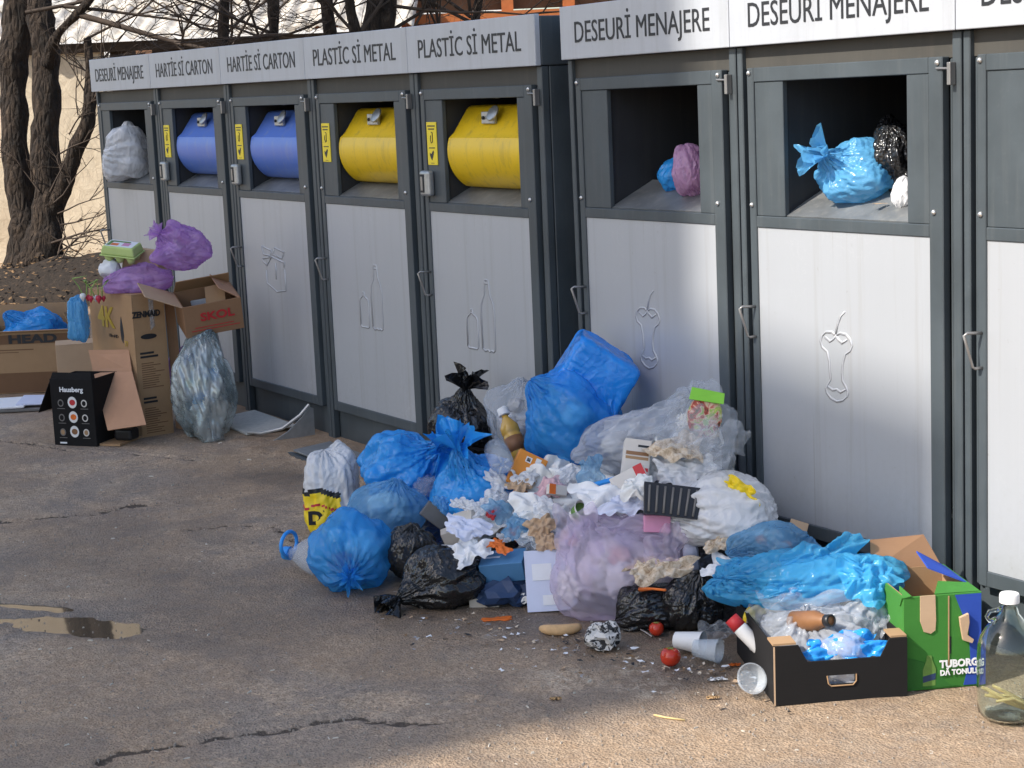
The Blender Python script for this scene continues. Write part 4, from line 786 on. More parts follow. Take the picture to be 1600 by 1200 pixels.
# sacks standing on the tarmac
bag('black tied sack leaning on the plastic cabinets at the back of the heap', 725, 664, 47, 48, -.2, 'film_black', 21, (.1, -.2, 1), tail=(.3, 0, .2), tailsize=.05, lump=.12, name='black_bag')
bag('crumpled blue carrier bag with folded-over top above the white-yellow bag', 634, 730, 66, 56, -.62, 'film_blue', 22, (.6, -.4, .45), lump=.22, neck=.3, name='blue_bag', ex=1.12, tail=(-.3, -.3, -.1), tailsize=.07)
bag('pale see-through blue bag of white tissues behind the round tied blue bag', 606, 794, 58, 44, -.86, 'film_sky', 23, (.3, -.2, 1), wads=9, wadmats=('tissue', 'paper_white', 'tissue'), name='clear_bag', neck=.2)
bag('bulging blue tied bag with a twisted neck in the middle of the heap', 745, 768, 64, 58, -.6, 'film_blue', 24, (-.35, -.3, 1), tail=(.5, -.1, .5), tailsize=.06, lump=.14, neck=.45, name='blue_bag', pleat=3.6)
bag('round blue bag knotted toward the road at the front of the heap', 550, 857, 66, 66, 0, 'film_blue_clear', 25, (.03, -1, -.28), ground=True, tail=(.0, -.2, .3), tailsize=.028, lump=.1, neck=.06, name='blue_bag', wads=12, wadmats=('tissue', 'film_sky', 'red_print', 'tissue', 'film_warmwhite'), pleat=4., ex=1.04)
bag('large glossy black sack lying on the wet tarmac at the front', 690, 903, 60, 50, 0, 'film_black', 26, (-.9, -.5, -.35), ground=True, tail=(-.3, -.1, -.2), tailsize=.045, lump=.14, neck=.25, name='black_bag', ex=1.1)
bag('dull black sack squeezed between the blue knotted bag and the glossy sack', 648, 872, 40, 42, 0, 'film_black_grey', 27, (.2, -.3, 1), lump=.16, neck=.1, center=G(640, 925)+BX2*.14+ZX*.115, name='black_bag', ex=1.12)
bag('lilac see-through bag full of wrappers hanging over the front of the heap', 972, 882, 90, 80, 0, 'film_lilac', 28, (-.5, -.1, 1), ground=True, lump=.16, boxy=.12, neck=.05, wads=16, wadmats=('tissue', 'film_pink', 'paper_white', 'tissue', 'paper_blueish', 'cloth_pink'), name='lilac_bag', ex=1.12, pleat=2.)
bag('matt black sack sagging beside the tomatoes', 1082, 940, 46, 46, 0, 'film_black', 29, (.3, -.2, 1), ground=True, lump=.22, neck=.2, name='black_bag', ex=1.14)
bag('flat black sack under the clear bag of scraps', 1018, 945, 46, 36, 0, 'film_black', 30, (.8, .1, .4), ground=True, lump=.2, neck=.1, name='black_bag', ex=1.1)
bag('blue carrier bag slumped against the cabinet under the boxy blue bag', 893, 650, 74, 72, -.26, 'film_blue_clear', 31, (-.75, -.1, .75), lump=.16, neck=.25, name='blue_bag', ex=1.08, depth=.2, wads=7, wadmats=('film_sky', 'paper_white', 'film_sky'))
bag('bright blue bag stretched round a box on top of the heap', 930, 586, 56, 48, -.17, 'film_blue_deep', 32, (.1, -.5, -1), lump=.03, neck=.1, boxy=1.1, brot=-.6, sag=0, crease=.015, name='blue_bag', ex=1.02, tol=.12, depth=.12, pleat=1.5)
bag('clear bag with grey contents beside the oil bottle', 805, 652, 44, 52, -.24, 'film_clear', 33, (.3, -.2, 1), wads=7, wadmats=('film_warmwhite', 'cloth_grey', 'paper_white'), lump=.2, name='clear_bag', neck=.2, ex=1.15)
bag('big crumpled clear bag with a green packet in its mouth against the cabinet', 1092, 676, 58, 62, -.2, 'film_clear', 34, (-.2, -.5, 1), wads=9, wadmats=('tissue', 'film_frost', 'food_scraps', 'film_white'), lump=.2, name='clear_bag', neck=.1, ex=1.16)
bag('white carrier bag lying open toward a black food tray', 1130, 800, 80, 52, -.3, 'film_white', 35, (-1, -.3, .1), lump=.16, neck=.15, name='white_bag', ex=1.1, depth=.16)
bag('see-through blue bag lying between the white carrier bag and the cyan film', 1206, 850, 58, 34, -.3, 'film_sky', 36, (-.8, -.2, -.2), lump=.2, neck=.2, name='blue_bag', wads=7, wadmats=('film_warmwhite', 'paper_white', 'orange_peel'), ex=1.12)
bag('frosted plastic bag spread across the back of the heap beside the blue carrier', 990, 690, 78, 46, -.22, 'film_frost', 37, (.9, 0, .4), lump=.2, neck=.1, name='clear_bag', wads=8, wadmats=('tissue', 'film_white', 'paper_white'), ex=1.15)
for k_, (px_, py_, y_, a_, b_, yw_, lb_) in enumerate(((905, 850, -.72, .07, .13, .15, 'lilac film fold hanging down the road side of the lilac bag'), (985, 836, -.6, .13, .05, .1, 'lilac film fold across the top of the lilac bag'), (1040, 858, -.55, .06, .08, -.4, 'lilac film flap beside the food can'))):
    rumple(lb_, px_, py_, a_, b_, yw_, 'film_lilac', 470+k_, 'film', 'lilac_film', at=Y(px_, py_, y_), slope=68, smooth=.22, tol=.45, ex=1.25)
YC = R(57)
# ------------------------------------------------------------ loose things lying in and on the heap
def fruit(label, px, py, r, mat, cat, name):
    C = G(px, py); T = thing(name, label, cat, (C[0], C[1], 0)); m = MB(); m.lathe([(0.001, 0), (r*.55, r*.03), (r*.9, r*.4), (r, r*.85), (r*.9, r*1.3), (r*.6, r*1.6), (r*.2, r*1.66), (.001, r*1.58)], 24); m.build('flesh', mat, T, smooth=True)
    m = MB()
    for k in range(5): a = k*1.256; m.tube([(0, 0, r*1.58), (r*.25*math.cos(a), r*.25*math.sin(a), r*1.68), (r*.5*math.cos(a), r*.5*math.sin(a), r*1.62)], [r*.07, r*.06, r*.01], 4)
    m.build('calyx', 'leaf_green', T); return T
plain('leaf_green', (.12, .24, .05), .6, var=.3); plain('tomato_red', (.5, .035, .012), .22, var=.25, scale=12, bump=.05, coat=.3); plain('bread', (.6, .38, .19), .85, var=.25, scale=30, bump=.5)
t = NT('clear_plastic'); v = t.coord(); a = t.noise(v, 18, 4); p = t.bsdf((.8, .83, .86), .1, 0, t.bump(a, .15, .004), spec=.8); tp_ = t.n('BsdfTransparent'); tp_.inputs[0].default_value = (.93, .96, .98, 1); mx = t.n('MixShader'); mx.inputs[0].default_value = .72; t.l(p, mx.inputs[1]); t.l(tp_.outputs[0], mx.inputs[2]); t.done(mx.outputs[0])
t = NT('bottle_glass'); t.done(t.bsdf((.86, .95, .93), .02, 0, spec=.6, trans=1., ior=1.46))
plain('cap_white', (.75, .74, .72), .45, var=.05, bump=0); plain('handle_blue', (.03, .3, .78), .35, var=.05, bump=0); plain('oil_amber', (.55, .32, .05), .25, var=.1, bump=0, coat=.5); plain('label_brown', (.22, .1, .04), .5, var=.2); plain('radish_red', (.5, .03, .06), .35, var=.2, bump=0); plain('stem_green', (.3, .45, .12), .6, var=.2); plain('straw', (.65, .48, .22), .8, var=.2)
fruit('small red tomato against the flat black sack', 1026, 992, .024, 'tomato_red', 'tomato', 'tomato'); fruit('big red tomato lying on the tarmac beside the white cup', 1048, 1039, .031, 'tomato_red', 'tomato', 'tomato')
wad('crushed ball of black and white newspaper on the tarmac', 943, 1008, (.05, .045, .045), 'newsprint', 51, 'paper ball', 'newspaper_ball', at=G(943, 1012), flat=True, level=3, up=.75)
def cup(label, px, py, r, h, mat, yaw, name, cat, tilt=90):
    C = G(px, py); M = Matrix.Rotation(yaw, 4, 'Z') @ Matrix.Rotation(R(tilt), 4, 'Y'); m = MB(); m.lathe([(r*.72, 0), (r*.72, .0005), (r, h), (r*1.06, h+.001), (r*1.06, h+.004), (r*.97, h+.004), (r*.95, h-.003), (r*.68, .004), (0.0005, .004)], 28, M); o = m.build(name, mat, None, (C[0], C[1], r*.98), smooth=40); tag(o, label, cat); return o
cup('white paper cup lying on its side beside the big tomato', 1056, 1016, .034, .085, 'cap_white', YC-.5, 'paper_cup', 'cup'); cup('clear plastic cup lying mouth outward beside the white cup', 1086, 1030, .036, .075, 'clear_plastic', YC-.5, 'plastic_cup', 'cup'); cup('clear dome lid with a green scrap on the tarmac in front of the tray', 1168, 1086, .042, .03, 'clear_plastic', YC-1.2, 'dome_lid', 'lid', 60)
def crust():
    C = G(876, 992); m = MB(); pts = []
    for i in range(9): a = -1.1+2.2*i/8; p = local(.07*math.sin(a), -.05*math.cos(a)+.05, .016); pts.append(p)
    m.tube(pts, [.008, .014, .017, .018, .018, .018, .017, .015, .01], 8); o = m.build('bread_crust', 'bread', None, (C[0], C[1], 0), smooth=True); tag(o, 'curved pale bread crust on the damp tarmac in front of the papers', 'bread')
crust()
def peel(label, px, py, L, mat, name, cat, seed):
    C = G(px, py); me, V = sheet_mesh(seed, (C[0], C[1], 0), L, L*.35, .1, ex=1.12, n=16, m=8, floor_hm=False, curl=.6, iters=30, lift=.008); o = link(name, me, mat, None, (C[0], C[1], 0), smooth=True); s_ = o.modifiers.new('solid', 'SOLIDIFY'); s_.thickness = .003; tag(o, label, cat)
peel('dry orange peel strip on the wet tarmac below the black sack', 778, 968, .045, 'orange_peel', 'orange_peel', 'peel', 61); peel('brown peel scrap lying alone on the open tarmac', 868, 1093, .014, 'bread', 'peel_scrap', 'peel', 62); peel('white torn paper bit on the dirt by the tray', 1120, 1062, .022, 'paper_white', 'paper_scrap', 'paper', 63); peel('small orange scrap on the dirt by the tray corner', 1148, 1040, .014, 'orange_peel', 'orange_scrap', 'peel', 64); peel('dry leaf scrap on the tarmac in front of the tray', 1114, 1091, .016, 'bread', 'dry_leaf', 'leaf', 65)
o = MB().tube([G(1022, 1117, .003), G(1040, 1121, .004), G(1070, 1125, .003)], .0028, 6).build('stick', 'straw', None, smooth=True); tag(o, 'thin pale wooden stick on the sunlit edge of the tarmac', 'stick')
def cord(label, pts, r, mat='film_warmwhite'):
    P = [np.array(G(*p))+ZX*.004 for p in pts]; Q = []
    for i in range(len(P)-1):
        for k in range(6):
            s = k/6; a, b, c, d = P[max(i-1, 0)], P[i], P[i+1], P[min(i+2, len(P)-1)]; Q.append(.5*(2*b+(c-a)*s+(2*a-5*b+4*c-d)*s*s+(-a+3*b-3*c+d)*s**3))
    o = MB().tube(Q+[P[-1]], r, 6).build('cord', mat, None, smooth=True); tag(o, label, 'cord')
cord('pale cord trailing on the tarmac from under the white papers', ((888, 946), (905, 948), (920, 962), (945, 969), (978, 971)), .003); cord('short white string on the tarmac next to the small tomato', ((988, 982), (1004, 987), (1018, 996)), .0025)
# bottles
def big_bottle():
    C = G(455, 893); T = thing('water_bottle', 'clear five-litre water bottle lying down with a blue handle ring', 'bottle', (C[0], C[1], 0)); r = .072; M = Matrix.Translation((.02, 0, r)) @ Matrix.Rotation(R(33), 4, 'Z') @ Matrix.Rotation(R(90), 4, 'Y')
    MB().lathe([(.02, -.02), (.022, .0), (.03, .015), (.055, .05), (r, .09), (r, .13), (r*.95, .14), (r, .15), (r, .2), (r*.95, .21), (r, .22), (r, .27), (r*.85, .3), (.001, .295)], 28, M).build('body', 'clear_plastic', T, smooth=True)
    MB().lathe([(.001, -.034), (.024, -.034), (.025, -.008), (.021, -.006)], 20, M).build('cap', 'handle_blue', T, smooth=40)
    pts = [M @ Vector((.062*math.cos(a)*.72-.035, .055*math.sin(a), -.012)) for a in np.linspace(0, 2*math.pi, 15)]
    MB().tube([tuple(p) for p in pts], .007, 8, caps=False).build('handle', 'handle_blue', T, smooth=True)
big_bottle()
def oil_bottle():
    C = Y(785, 640, -.33); d = Y(812, 712, -.33)-C; L = np.linalg.norm(d); T = thing('oil_bottle', 'amber oil bottle with a white cap stuck in the heap beside the black sack', 'bottle', tuple(C)); M = Vector(d).to_track_quat('Z', 'Y').to_matrix().to_4x4(); s = .036
    MB().lathe([(.012, .02), (.013, .035), (s*.6, .05), (s, .075), (s, .1), (s*.9, .106), (s, .112), (s, L+.05), (.001, L+.05)], 24, M).build('body', 'oil_amber', T, smooth=True); MB().lathe([(.001, -.004), (.021, -.004), (.022, .0), (.022, .024), (.012, .026)], 24, M).build('cap', 'cap_white', T, smooth=40); MB().lathe([(s+.0012, .12), (s+.0012, .18)], 24, M).build('paper_label', 'label_brown', T, smooth=True)
oil_bottle()
def pet(label, px, py, y, d, r, L, seed):
    C = Y(px, py, y); T = thing('plastic_bottle', label, 'bottle', tuple(C)); M = Vector(local(*d)).to_track_quat('Z', 'Y').to_matrix().to_4x4(); m = MB()
    m.lathe([(.001, .008), (r*.5, .0), (r*.8, .002), (r, .02), (r, .07), (r*.93, .08), (r, .09), (r, L*.7), (r*.4, L*.92), (r*.38, L)], 24, M); m.build('body', 'clear_plastic', T, smooth=True)
    for k in range(5): a = k*1.2566; MB().tube([M @ Vector((r*.2*math.cos(a), r*.2*math.sin(a), .004)), M @ Vector((r*.8*math.cos(a), r*.8*math.sin(a), .0))], r*.13, 6).build('foot', 'clear_plastic', T, smooth=True)
pet('clear soda bottle with its ribbed base pointing to the road', 785, 726, -.62, (-.15, 1, .15), .044, .22, 1)
# packs, trays, packets
PR = (0, 0, YC)
pack('orange snack box with black and white rings beside the soda bottle', 822, 737, (.11, .05, .13), 'card_orange' if 'card_orange' in MATS else plain('card_orange', (.72, .26, .03), .5, var=.06, bump=0).name, (R(-20), R(28), YC), 'box', 'snack_box', at=Y(822, 737, -.5), up=0, faces=[('cap_white', .3, .5, .72, .88, 'f'), ('black_plastic', .34, .46, .75, .85, 'f'), ('cap_white', .55, .72, .55, .7, 'f'), ('black_plastic', .58, .69, .58, .67, 'f'), ('cap_white', .62, .8, .8, .94, 'f'), ('black_plastic', .75, .95, .6, .68, 'f')])
pack('white medicine carton with brown stripes in the middle of the heap', 994, 716, (.09, .05, .12), 'card_white', (R(-25), R(10), YC), 'box', 'medicine_carton', at=Y(994, 716, -.42), up=0, faces=[('card_kraft', .08, .92, .42, .5, 'f'), ('card_brown', .08, .92, .54, .64, 'f'), ('red_print', .4, .95, .1, .2, 'f'), ('letter_black', .5, .9, .78, .84, 'f')])
pack('white and red flat carton below the medicine carton', 985, 752, (.12, .035, .07), 'card_white', (R(-35), R(-25), YC), 'box', 'flat_carton', at=Y(985, 752, -.5), up=0, faces=[('red_print', .72, .98, .0, 1., 'f'), ('card_white', .8, .98, .15, .85, 't'), ('red_print', .0, .14, .0, .3, 'f')])
pack('pink cardboard box on top of the lilac bag', 1026, 818, (.085, .06, .055), 'pink_card', (R(-12), R(4), YC), 'box', 'pink_box', at=Y(1026, 818, -.52), up=0)
def food_tray():
    C = Y(1050, 784, -.5); T = thing('food_tray', 'black ribbed plastic food tray in the mouth of the white carrier bag', 'tray', tuple(C), (R(-20), R(8), YC-.1)); m = MB(); m.slab([(-.085, -.03, -.05), (.085, -.03, -.05), (.095, 0, .055), (-.095, 0, .055)], .004); m.slab([(-.095, 0, .055), (.095, 0, .055), (.095, .09, .05), (-.095, .09, .05)], .004); m.slab([(-.085, -.03, -.05), (-.095, 0, .055), (-.095, .09, .05), (-.085, .05, -.05)], .004); m.slab([(.085, -.03, -.05), (.085, .05, -.05), (.095, .09, .05), (.095, 0, .055)], .004); m.build('shell', 'black_plastic', T, bevel=.003)
    for k in range(7): x = -.07+k*.0233; MB().tube([(x, -.031, -.042), (x*1.08, -.004, .045)], .004, 6).build('rib', 'grey_plastic', T, smooth=True)
food_tray()
pack('light blue carton with a crumpled lid in front of the white papers', 784, 884, (.15, .1, .07), 'blue_card', (R(14), R(-6), YC-.2), 'box', 'blue_box', at=Y(788, 884, -.82), up=0, faces=[('paper_blueish', .3, .5, .8, .98, 't'), ('paper_blueish', .1, .45, .45, .55, 't')])
wad('dark navy crumpled package on the tarmac under the light blue carton', 795, 935, (.085, .06, .05), 'navy_card', 66, 'package', 'navy_package', at=G(800, 950)+BX2*.05, flat=True, level=3, up=.9)
pack('grey folded stack of paper on the tarmac between black sack and navy package', 758, 938, (.1, .06, .035), 'beige_card', (R(4), R(2), YC-.1), 'paper', 'paper_stack', at=G(758, 950)+BX2*.03, up=.45)
pack('dark grey plastic casing between the tissue bag and the blue tied bag', 678, 803, (.1, .04, .06), 'grey_plastic', (R(-10), R(40), YC), 'casing', 'plastic_casing', at=Y(680, 805, -.75), up=0)
pack('beige crumpled carton on the black sacks', 708, 834, (.075, .05, .055), 'beige_card', (R(10), R(-20), YC), 'box', 'beige_carton', at=Y(708, 836, -.82), up=0)
pack('small white and magenta packet on the glossy black sack', 701, 856, (.06, .03, .018), 'paper_white', (R(5), R(4), YC), 'packet', 'small_packet', at=Y(701, 857, -.86), up=0, faces=[('pink_card', 0, .25, 0, 1, 'f')])
pack('small torn cardboard piece propped behind the see-through blue bag', 1247, 826, (.06, .012, .05), 'card_pale', (R(-25), R(20), YC), 'cardboard', 'cardboard_piece', at=Y(1247, 826, -.14), up=0)
def packet():
    C = Y(1102, 648, -.24); T = thing('food_packet', 'green-topped printed food packet sticking out of the crumpled clear bag', 'packet', tuple(C), (R(-8), R(6), YC)); me, V = wad_mesh(71, (.055, .022, .075), 3, 1.06, .2, 20); link('packet_body', me, MATS.get('packet_print') or packet_print(), T, smooth=True); MB().slab([(-.06, -.025, .05), (.055, -.03, .04), (.06, 0, .075), (-.05, 0, .09)], .004).build('packet_top', 'green_print', T, bevel=.003)
def packet_print():
    t = NT('packet_print'); v = t.coord(); a = t.noise(v, 28, 2, .5, 1.2); return t.done(t.bsdf(t.ramp(a, [(.3, (.04, .06, .02)), (.42, (.45, .05, .03)), (.5, (.7, .5, .35)), (.58, (.25, .45, .06)), (.7, (.7, .62, .2))]), .4))
packet()
# white cloths, tissue and paper in the middle
SH = [('white crumpled cloth hanging down beside the orange snack box', 845, 752, .10, .085, .6, 'tissue', 81, 1.5), ('crumpled white kitchen paper under the blue small bag', 912, 765, .12, .09, .2, 'tissue', 82, 1.5), ('grey white rag twisted above the teal cloth', 880, 790, .09, .07, 1.0, 'cloth_grey', 83, 1.5), ('white shirt sleeve lying across the heap above the lilac bag', 960, 785, .13, .07, .1, 'paper_white', 84, 1.5),
      ('faded pink cloth in the white rags', 862, 775, .06, .05, .4, 'cloth_pink', 85, 1.4), ('white and maroon patterned scarf strip below the white rags', 806, 818, .11, .03, .55, 'pattern_fabric', 86, 1.4), ('dark teal cloth lying below the grey rag', 848, 838, .085, .055, -.2, 'film_teal', 87, 1.4), ('white crumpled paper towel beside the beige carton', 752, 846, .08, .06, .2, 'paper_white', 88, 1.35), ('white torn paper behind the orange peels', 735, 872, .07, .06, .5, 'paper_white', 89, 1.3),
      ('pale tissue bundle beside the teal cloth', 790, 828, .07, .05, .1, 'tissue', 90, 1.5), ('white plastic wrapper on the frosted bag', 1035, 745, .09, .06, .2, 'foil_white', 91, 1.4), ('creamy crumpled paper in the frosted bag mouth', 1058, 712, .09, .06, .0, 'food_scraps', 92, 1.45), ('pale lilac rag on the upper edge of the lilac bag', 985, 800, .09, .045, .1, 'paper_blueish', 93, 1.35), ('crumpled white receipt paper next to the black food tray', 1000, 775, .06, .05, .3, 'tissue', 94, 1.4),
      ('stained white paper hanging beside the lilac bag', 1135, 905, .07, .06, -.7, 'paper_white', 95, 1.2), ('cream noodles and scraps spilled in a clear bag', 1030, 902, .11, .05, .1, 'food_scraps', 96, 1.4), ('white crumpled napkin heap in the middle left of the rags', 770, 822, .1, .07, .2, 'paper_white', 401, 1.3), ('pale paper sheet fold between the beige carton and the orange peels', 730, 836, .08, .05, -.3, 'paper_blueish', 402, 1.3), ('big white crumpled cloth in front of the orange snack box', 850, 800, .12, .08, .3, 'tissue', 403, 1.3), ('white crumpled tissue on the tarmac by the papers', 818, 945, .03, .03, .1, 'tissue', 97, 1.4)]
for (lab, px, py, a, b, yaw, mat, sd_, ex) in SH: rumple(lab, px, py, a, b, yaw, mat, sd_, 'paper' if 'paper' in lab or 'tissue' in lab else 'cloth', 'crumpled_sheet', slope=30)
rumple('thin pale blue bag standing up in the white rags', 925, 742, .045, .065, .1, 'film_sky', 98, 'bag', 'small_bag', slope=70, at=Y(925, 742, -.47))
for k, (px, py) in enumerate(((772, 858), (790, 848), (805, 842), (785, 866))):
    o = rumple(('curled orange peel lying flat at the carton lid end', 'upright curl of orange peel against the white torn paper', 'curled orange peel next to the dark teal cloth', 'orange peel on the carton edge over the black sack')[k], px, py, .03, .018, k*.8, 'orange_peel', 100+k, 'peel', 'orange_peel', n=16, m=12, slope=35, iters=30, lift=.02); o['group'] = 'orange peels on the light blue carton'
def papers():
    C = G(862, 956)+BX2*.06; T = thing('paper_bundle', 'bundle of white printed papers leaning upright at the front of the heap', 'paper', (C[0], C[1], 0), (0, 0, YC+.06))
    for k in range(5): a, b = .083-.003*k, .19-.012*k; m = MB(); y0 = -.07+.006*k; m.slab([(-a+.004*k, y0, .006), (a-.006*k, y0, .006), (a-.004*k, y0+.085, b), (-a+.002*k, y0+.085, b)], .0016); m.build('sheet', 'paper_white' if k % 2 else 'paper_blueish', T)
    for x0, x1, z0, z1 in ((-.06, .005, .1, .15), (.03, .07, .02, .05), (-.03, .02, .025, .055)):
        m = MB(); f = lambda z: -.0725+.085*(z-.006)/.184; m.slab([(x0, f(z0), z0), (x1, f(z0), z0), (x1, f(z1), z1), (x0, f(z1), z1)], .0008); m.build('printed_patch', 'paper_white', T)
    hm_add_obj(T)
papers()
rumple('white crushed paper at the edge of the upright papers', 0, 0, .035, .05, .3, 'tissue', 99, 'paper', 'crumpled_sheet', slope=65, at=Y(888, 912, -.74))
bag('crumpled clear bag with scraps and an orange spoon beside the lilac bag', 1034, 912, 52, 36, -.52, 'film_clear', 111, (.7, -.1, .5), lump=.25, neck=.1, name='clear_bag', wads=6, wadmats=('food_scraps', 'tissue', 'film_warmwhite'), ex=1.2)
o = MB().tube([Y(1000, 921, -.66), Y(1020, 920, -.66), Y(1040, 922, -.66)], [.008, .004, .004], 6).build('plastic_spoon', 'orange_peel', None, smooth=True); tag(o, 'orange plastic spoon on the clear bag of scraps', 'spoon')
rumple('clear crinkled wrapper on the dirt beside the clear cup', 1120, 1000, .065, .05, .3, 'film_clear', 112, 'wrapper', 'clear_wrapper', slope=20)
# white bag with yellow and black print on the heap's end
def shop_bag():
    C = G(518, 832)+BX2*.08; C[2] = .155; me, V, k = bag_shape(121, C, (.098, .1, .16), (-.2, -.1, 1), lump=.14, neck=.05, boxy=.15, ex=1.12, pleat=1.6, tol=.25); T = thing('shopping_bag', 'white carrier bag with yellow and black print at the end of the heap', 'bag', tuple(C)); link('sack', me, 'film_white', T, smooth=True); hm_add(V)
    # printed lower half: the same film, yellow, standing 1.5 mm proud
    L = V-C; bm = bmesh.new(); bm.from_mesh(me); bm.normal_update(); keep = lambda p: p @ Vector(BX2) < -.01 and p @ Vector(AX2) < .045
    for nm, mt, z0, z1, off in (('yellow_print', 'yellow_print', -.155, .0, .002), ('black_print', 'letter_black', .0, .022, .002), ('red_print', 'red_print', -.05, -.0435, .0032)):
        vs = {}; PV = []; PF = []
        for f in bm.faces:
            c = f.calc_center_median(); zz = c.z+.012*math.sin(c @ Vector(AX2)*40)
            if keep(c) and z0 < zz < z1:
                ids = []
                for v_ in f.verts:
                    if v_.index not in vs: vs[v_.index] = len(PV); PV.append(v_.co+v_.normal*off)
                    ids.append(vs[v_.index])
                PF.append(ids)
        link(nm, _pyd(PV, PF), mt, T, smooth=True)
    bm.free(); text_on('DE', T, 'letter_black', local(-.035, -.122, -.085), AX2+BX2*.1, ZX, .07, 1.1, .004)
shop_bag()
# cyan film, tray, beer box, demijohn
bag('large cyan plastic film crumpled behind the black tray', 1265, 902, 118, 46, -.42, 'film_cyan', 131, (-.95, -.1, .15), lump=.34, neck=.1, name='cyan_film', ex=1.2, tol=.45, depth=.13, cat='film', sag=.3, smooth=.22)
for k_, (px_, py_, y_, a_, b_, yw_, lb_) in enumerate(((1185, 890, -.52, .1, .05, -.15, 'cyan film tail trailing toward the black sack'), (1290, 872, -.42, .12, .06, .2, 'cyan film crest behind the tray'), (1355, 905, -.4, .08, .07, -.5, 'cyan film fold hanging beside the beer carton'), (1250, 915, -.52, .1, .04, .1, 'cyan film fold over the back of the tray'))):
    rumple(lb_, px_, py_, a_, b_, yw_, 'film_cyan', 480+k_, 'film', 'cyan_film', at=Y(px_, py_, y_), slope=50, smooth=.2, tol=.6, ex=1.3)
def fruit_tray():
    FL = G(1210, 1103); yaw = R(62.5); W_, Dp, H = .375, .46, .168; ux = np.array([math.cos(yaw), math.sin(yaw), 0]); uy = np.array([-math.sin(yaw), math.cos(yaw), 0]); C = np.array([FL[0], FL[1], 0])+ux*W_/2+uy*Dp/2
    T = thing('fruit_tray', 'low black cardboard fruit tray full of plastic film', 'tray', tuple(C), (0, 0, yaw)); a, b, th = W_/2, Dp/2, .006
    prof = [(-a, 0), (a, 0), (a, H), (a-.05, H), (a-.075, H-.05), (-a+.095, H-.05), (-a+.07, H), (-a, H)]
    # front wall with its grip hole: built as a frame round the hole
    m = MB(); hx0, hx1, hz0, hz1 = -.035, .04, .048, .075
    m.prism([(-a, 0), (hx0, 0), (hx0, hz0), (hx0, hz1), (hx0, H-.05), (-a+.095, H-.05), (-a+.07, H), (-a, H)], lambda x, z: (x, -b, z), lambda x, z: (x, -b+th, z)); m.prism([(hx1, 0), (a, 0), (a, H), (a-.05, H), (a-.075, H-.05), (hx1, H-.05)], lambda x, z: (x, -b, z), lambda x, z: (x, -b+th, z)); m.box(hx0, hx1, -b, -b+th, 0, hz0); m.box(hx0, hx1, -b, -b+th, hz1, H-.05)
    m.build('front_wall', 'card_black', T); MB().tube([(hx0-.004, -b-.001, hz1), (hx0, -b-.001, hz0+.004), (hx0+.008, -b-.001, hz0-.003), (hx1-.006, -b-.001, hz0-.003), (hx1+.003, -b-.001, hz0+.008), (hx1+.003, -b-.001, hz1)], .0022, 5).build('grip_edge', 'card_kraft', T)
    MB().box(-a, -a+th, -b+th+.0003, b, 0, H).build('side_wall', 'card_black', T, bevel=.001); MB().box(a-th, a, -b+th+.0003, b, 0, H).build('side_wall', 'card_black', T, bevel=.001); MB().box(-a+th, a-th, b-th, b, 0, H*.95).build('back_wall', 'card_black', T); MB().box(-a+th, a-th, -b+th, b-th, .001, .006).build('base', 'card_kraft', T)
    for s in (-1, 1): MB().box(s*a-(.045 if s > 0 else -.0), s*a+(.0 if s > 0 else .065), -b+th+.001, -b+.07, H+.0005, H+.006).build('corner_shelf', 'card_kraft', T)
    MB().box(-a-.0006, -a+.004, -b-.0006, -b-.0001, 0, H).build('worn_edge', 'card_pale', T)
    hm_add_obj(T); return C, ux, uy
TC, TUX, TUY = fruit_tray()
bag('frosted plastic bag stuffed in the black tray', 0, 0, 1, 1, 0, 'film_frost', 132, (-.3, -.3, 1), center=TC+ZX*.1+TUY*.03, lump=.2, neck=.05, name='clear_bag', ex=1.15, tol=.3) if 0 else None
def tray_fill():
    C = TC+ZX*.105; w_ = wdist(C); me, V, k = bag_shape(132, C, (.165, .2, .1), (-.3, -.3, 1), lump=.2, neck=.05, ex=1.15, tol=.3, floor=.01); o = link('clear_bag', me, 'film_frost', None, tuple(C), smooth=True); tag(o, 'frosted plastic bag stuffed into the black fruit tray', 'bag'); hm_add(V)
tray_fill()
rumple('clear wrinkled film spread over the black tray up to the beer carton', 0, 0, .2, .13, .1, 'film_clear', 133, 'film', 'clear_film', at=TC+ZX*.2+TUY*.02+TUX*.02, slope=25, n=64, m=50, smooth=.2, tol=.55)
rumple('frosted film ridge standing between tray and cyan film', 0, 0, .15, .07, .25, 'film_frost', 134, 'film', 'clear_film', at=TC+ZX*.2+TUY*.1-TUX*.03, slope=45, n=54, m=40, smooth=.2, tol=.6)
rumple('bright blue film at the front edge inside the black tray', 0, 0, .12, .045, .08, 'film_blue', 135, 'film', 'blue_film', at=TC+ZX*.14-TUY*.185+TUX*.03, slope=35, n=56, m=34, smooth=.18, tol=.6)
rumple('clear film corner hanging over the tray edge beside the beer carton', 0, 0, .06, .07, .6, 'film_frost', 136, 'film', 'clear_film', at=TC+ZX*.19-TUY*.05+TUX*.15, slope=60, smooth=.2)
for k_, (px_, py_, a_, b_, yw_, mt_, lb_) in enumerate(((1075, 672, .12, .06, .3, 'film_clear', 'clear film strand stretched under the green packet'), (1125, 690, .09, .08, -.5, 'film_clear', 'clear film fold at the cabinet post'), (1010, 655, .14, .05, .25, 'film_frost', 'pale film tongue above the frosted bag'), (1070, 735, .1, .05, .1, 'film_white', 'white film crease above the black food tray'), (1150, 765, .07, .035, -.5, 'yellow_print', 'yellow and red printed film on top of the white carrier bag'))):
    rumple(lb_, px_, py_, a_, b_, yw_, mt_, 150+k_, 'film', 'film_piece', at=Y(px_, py_, -.33), slope=55, smooth=.18)
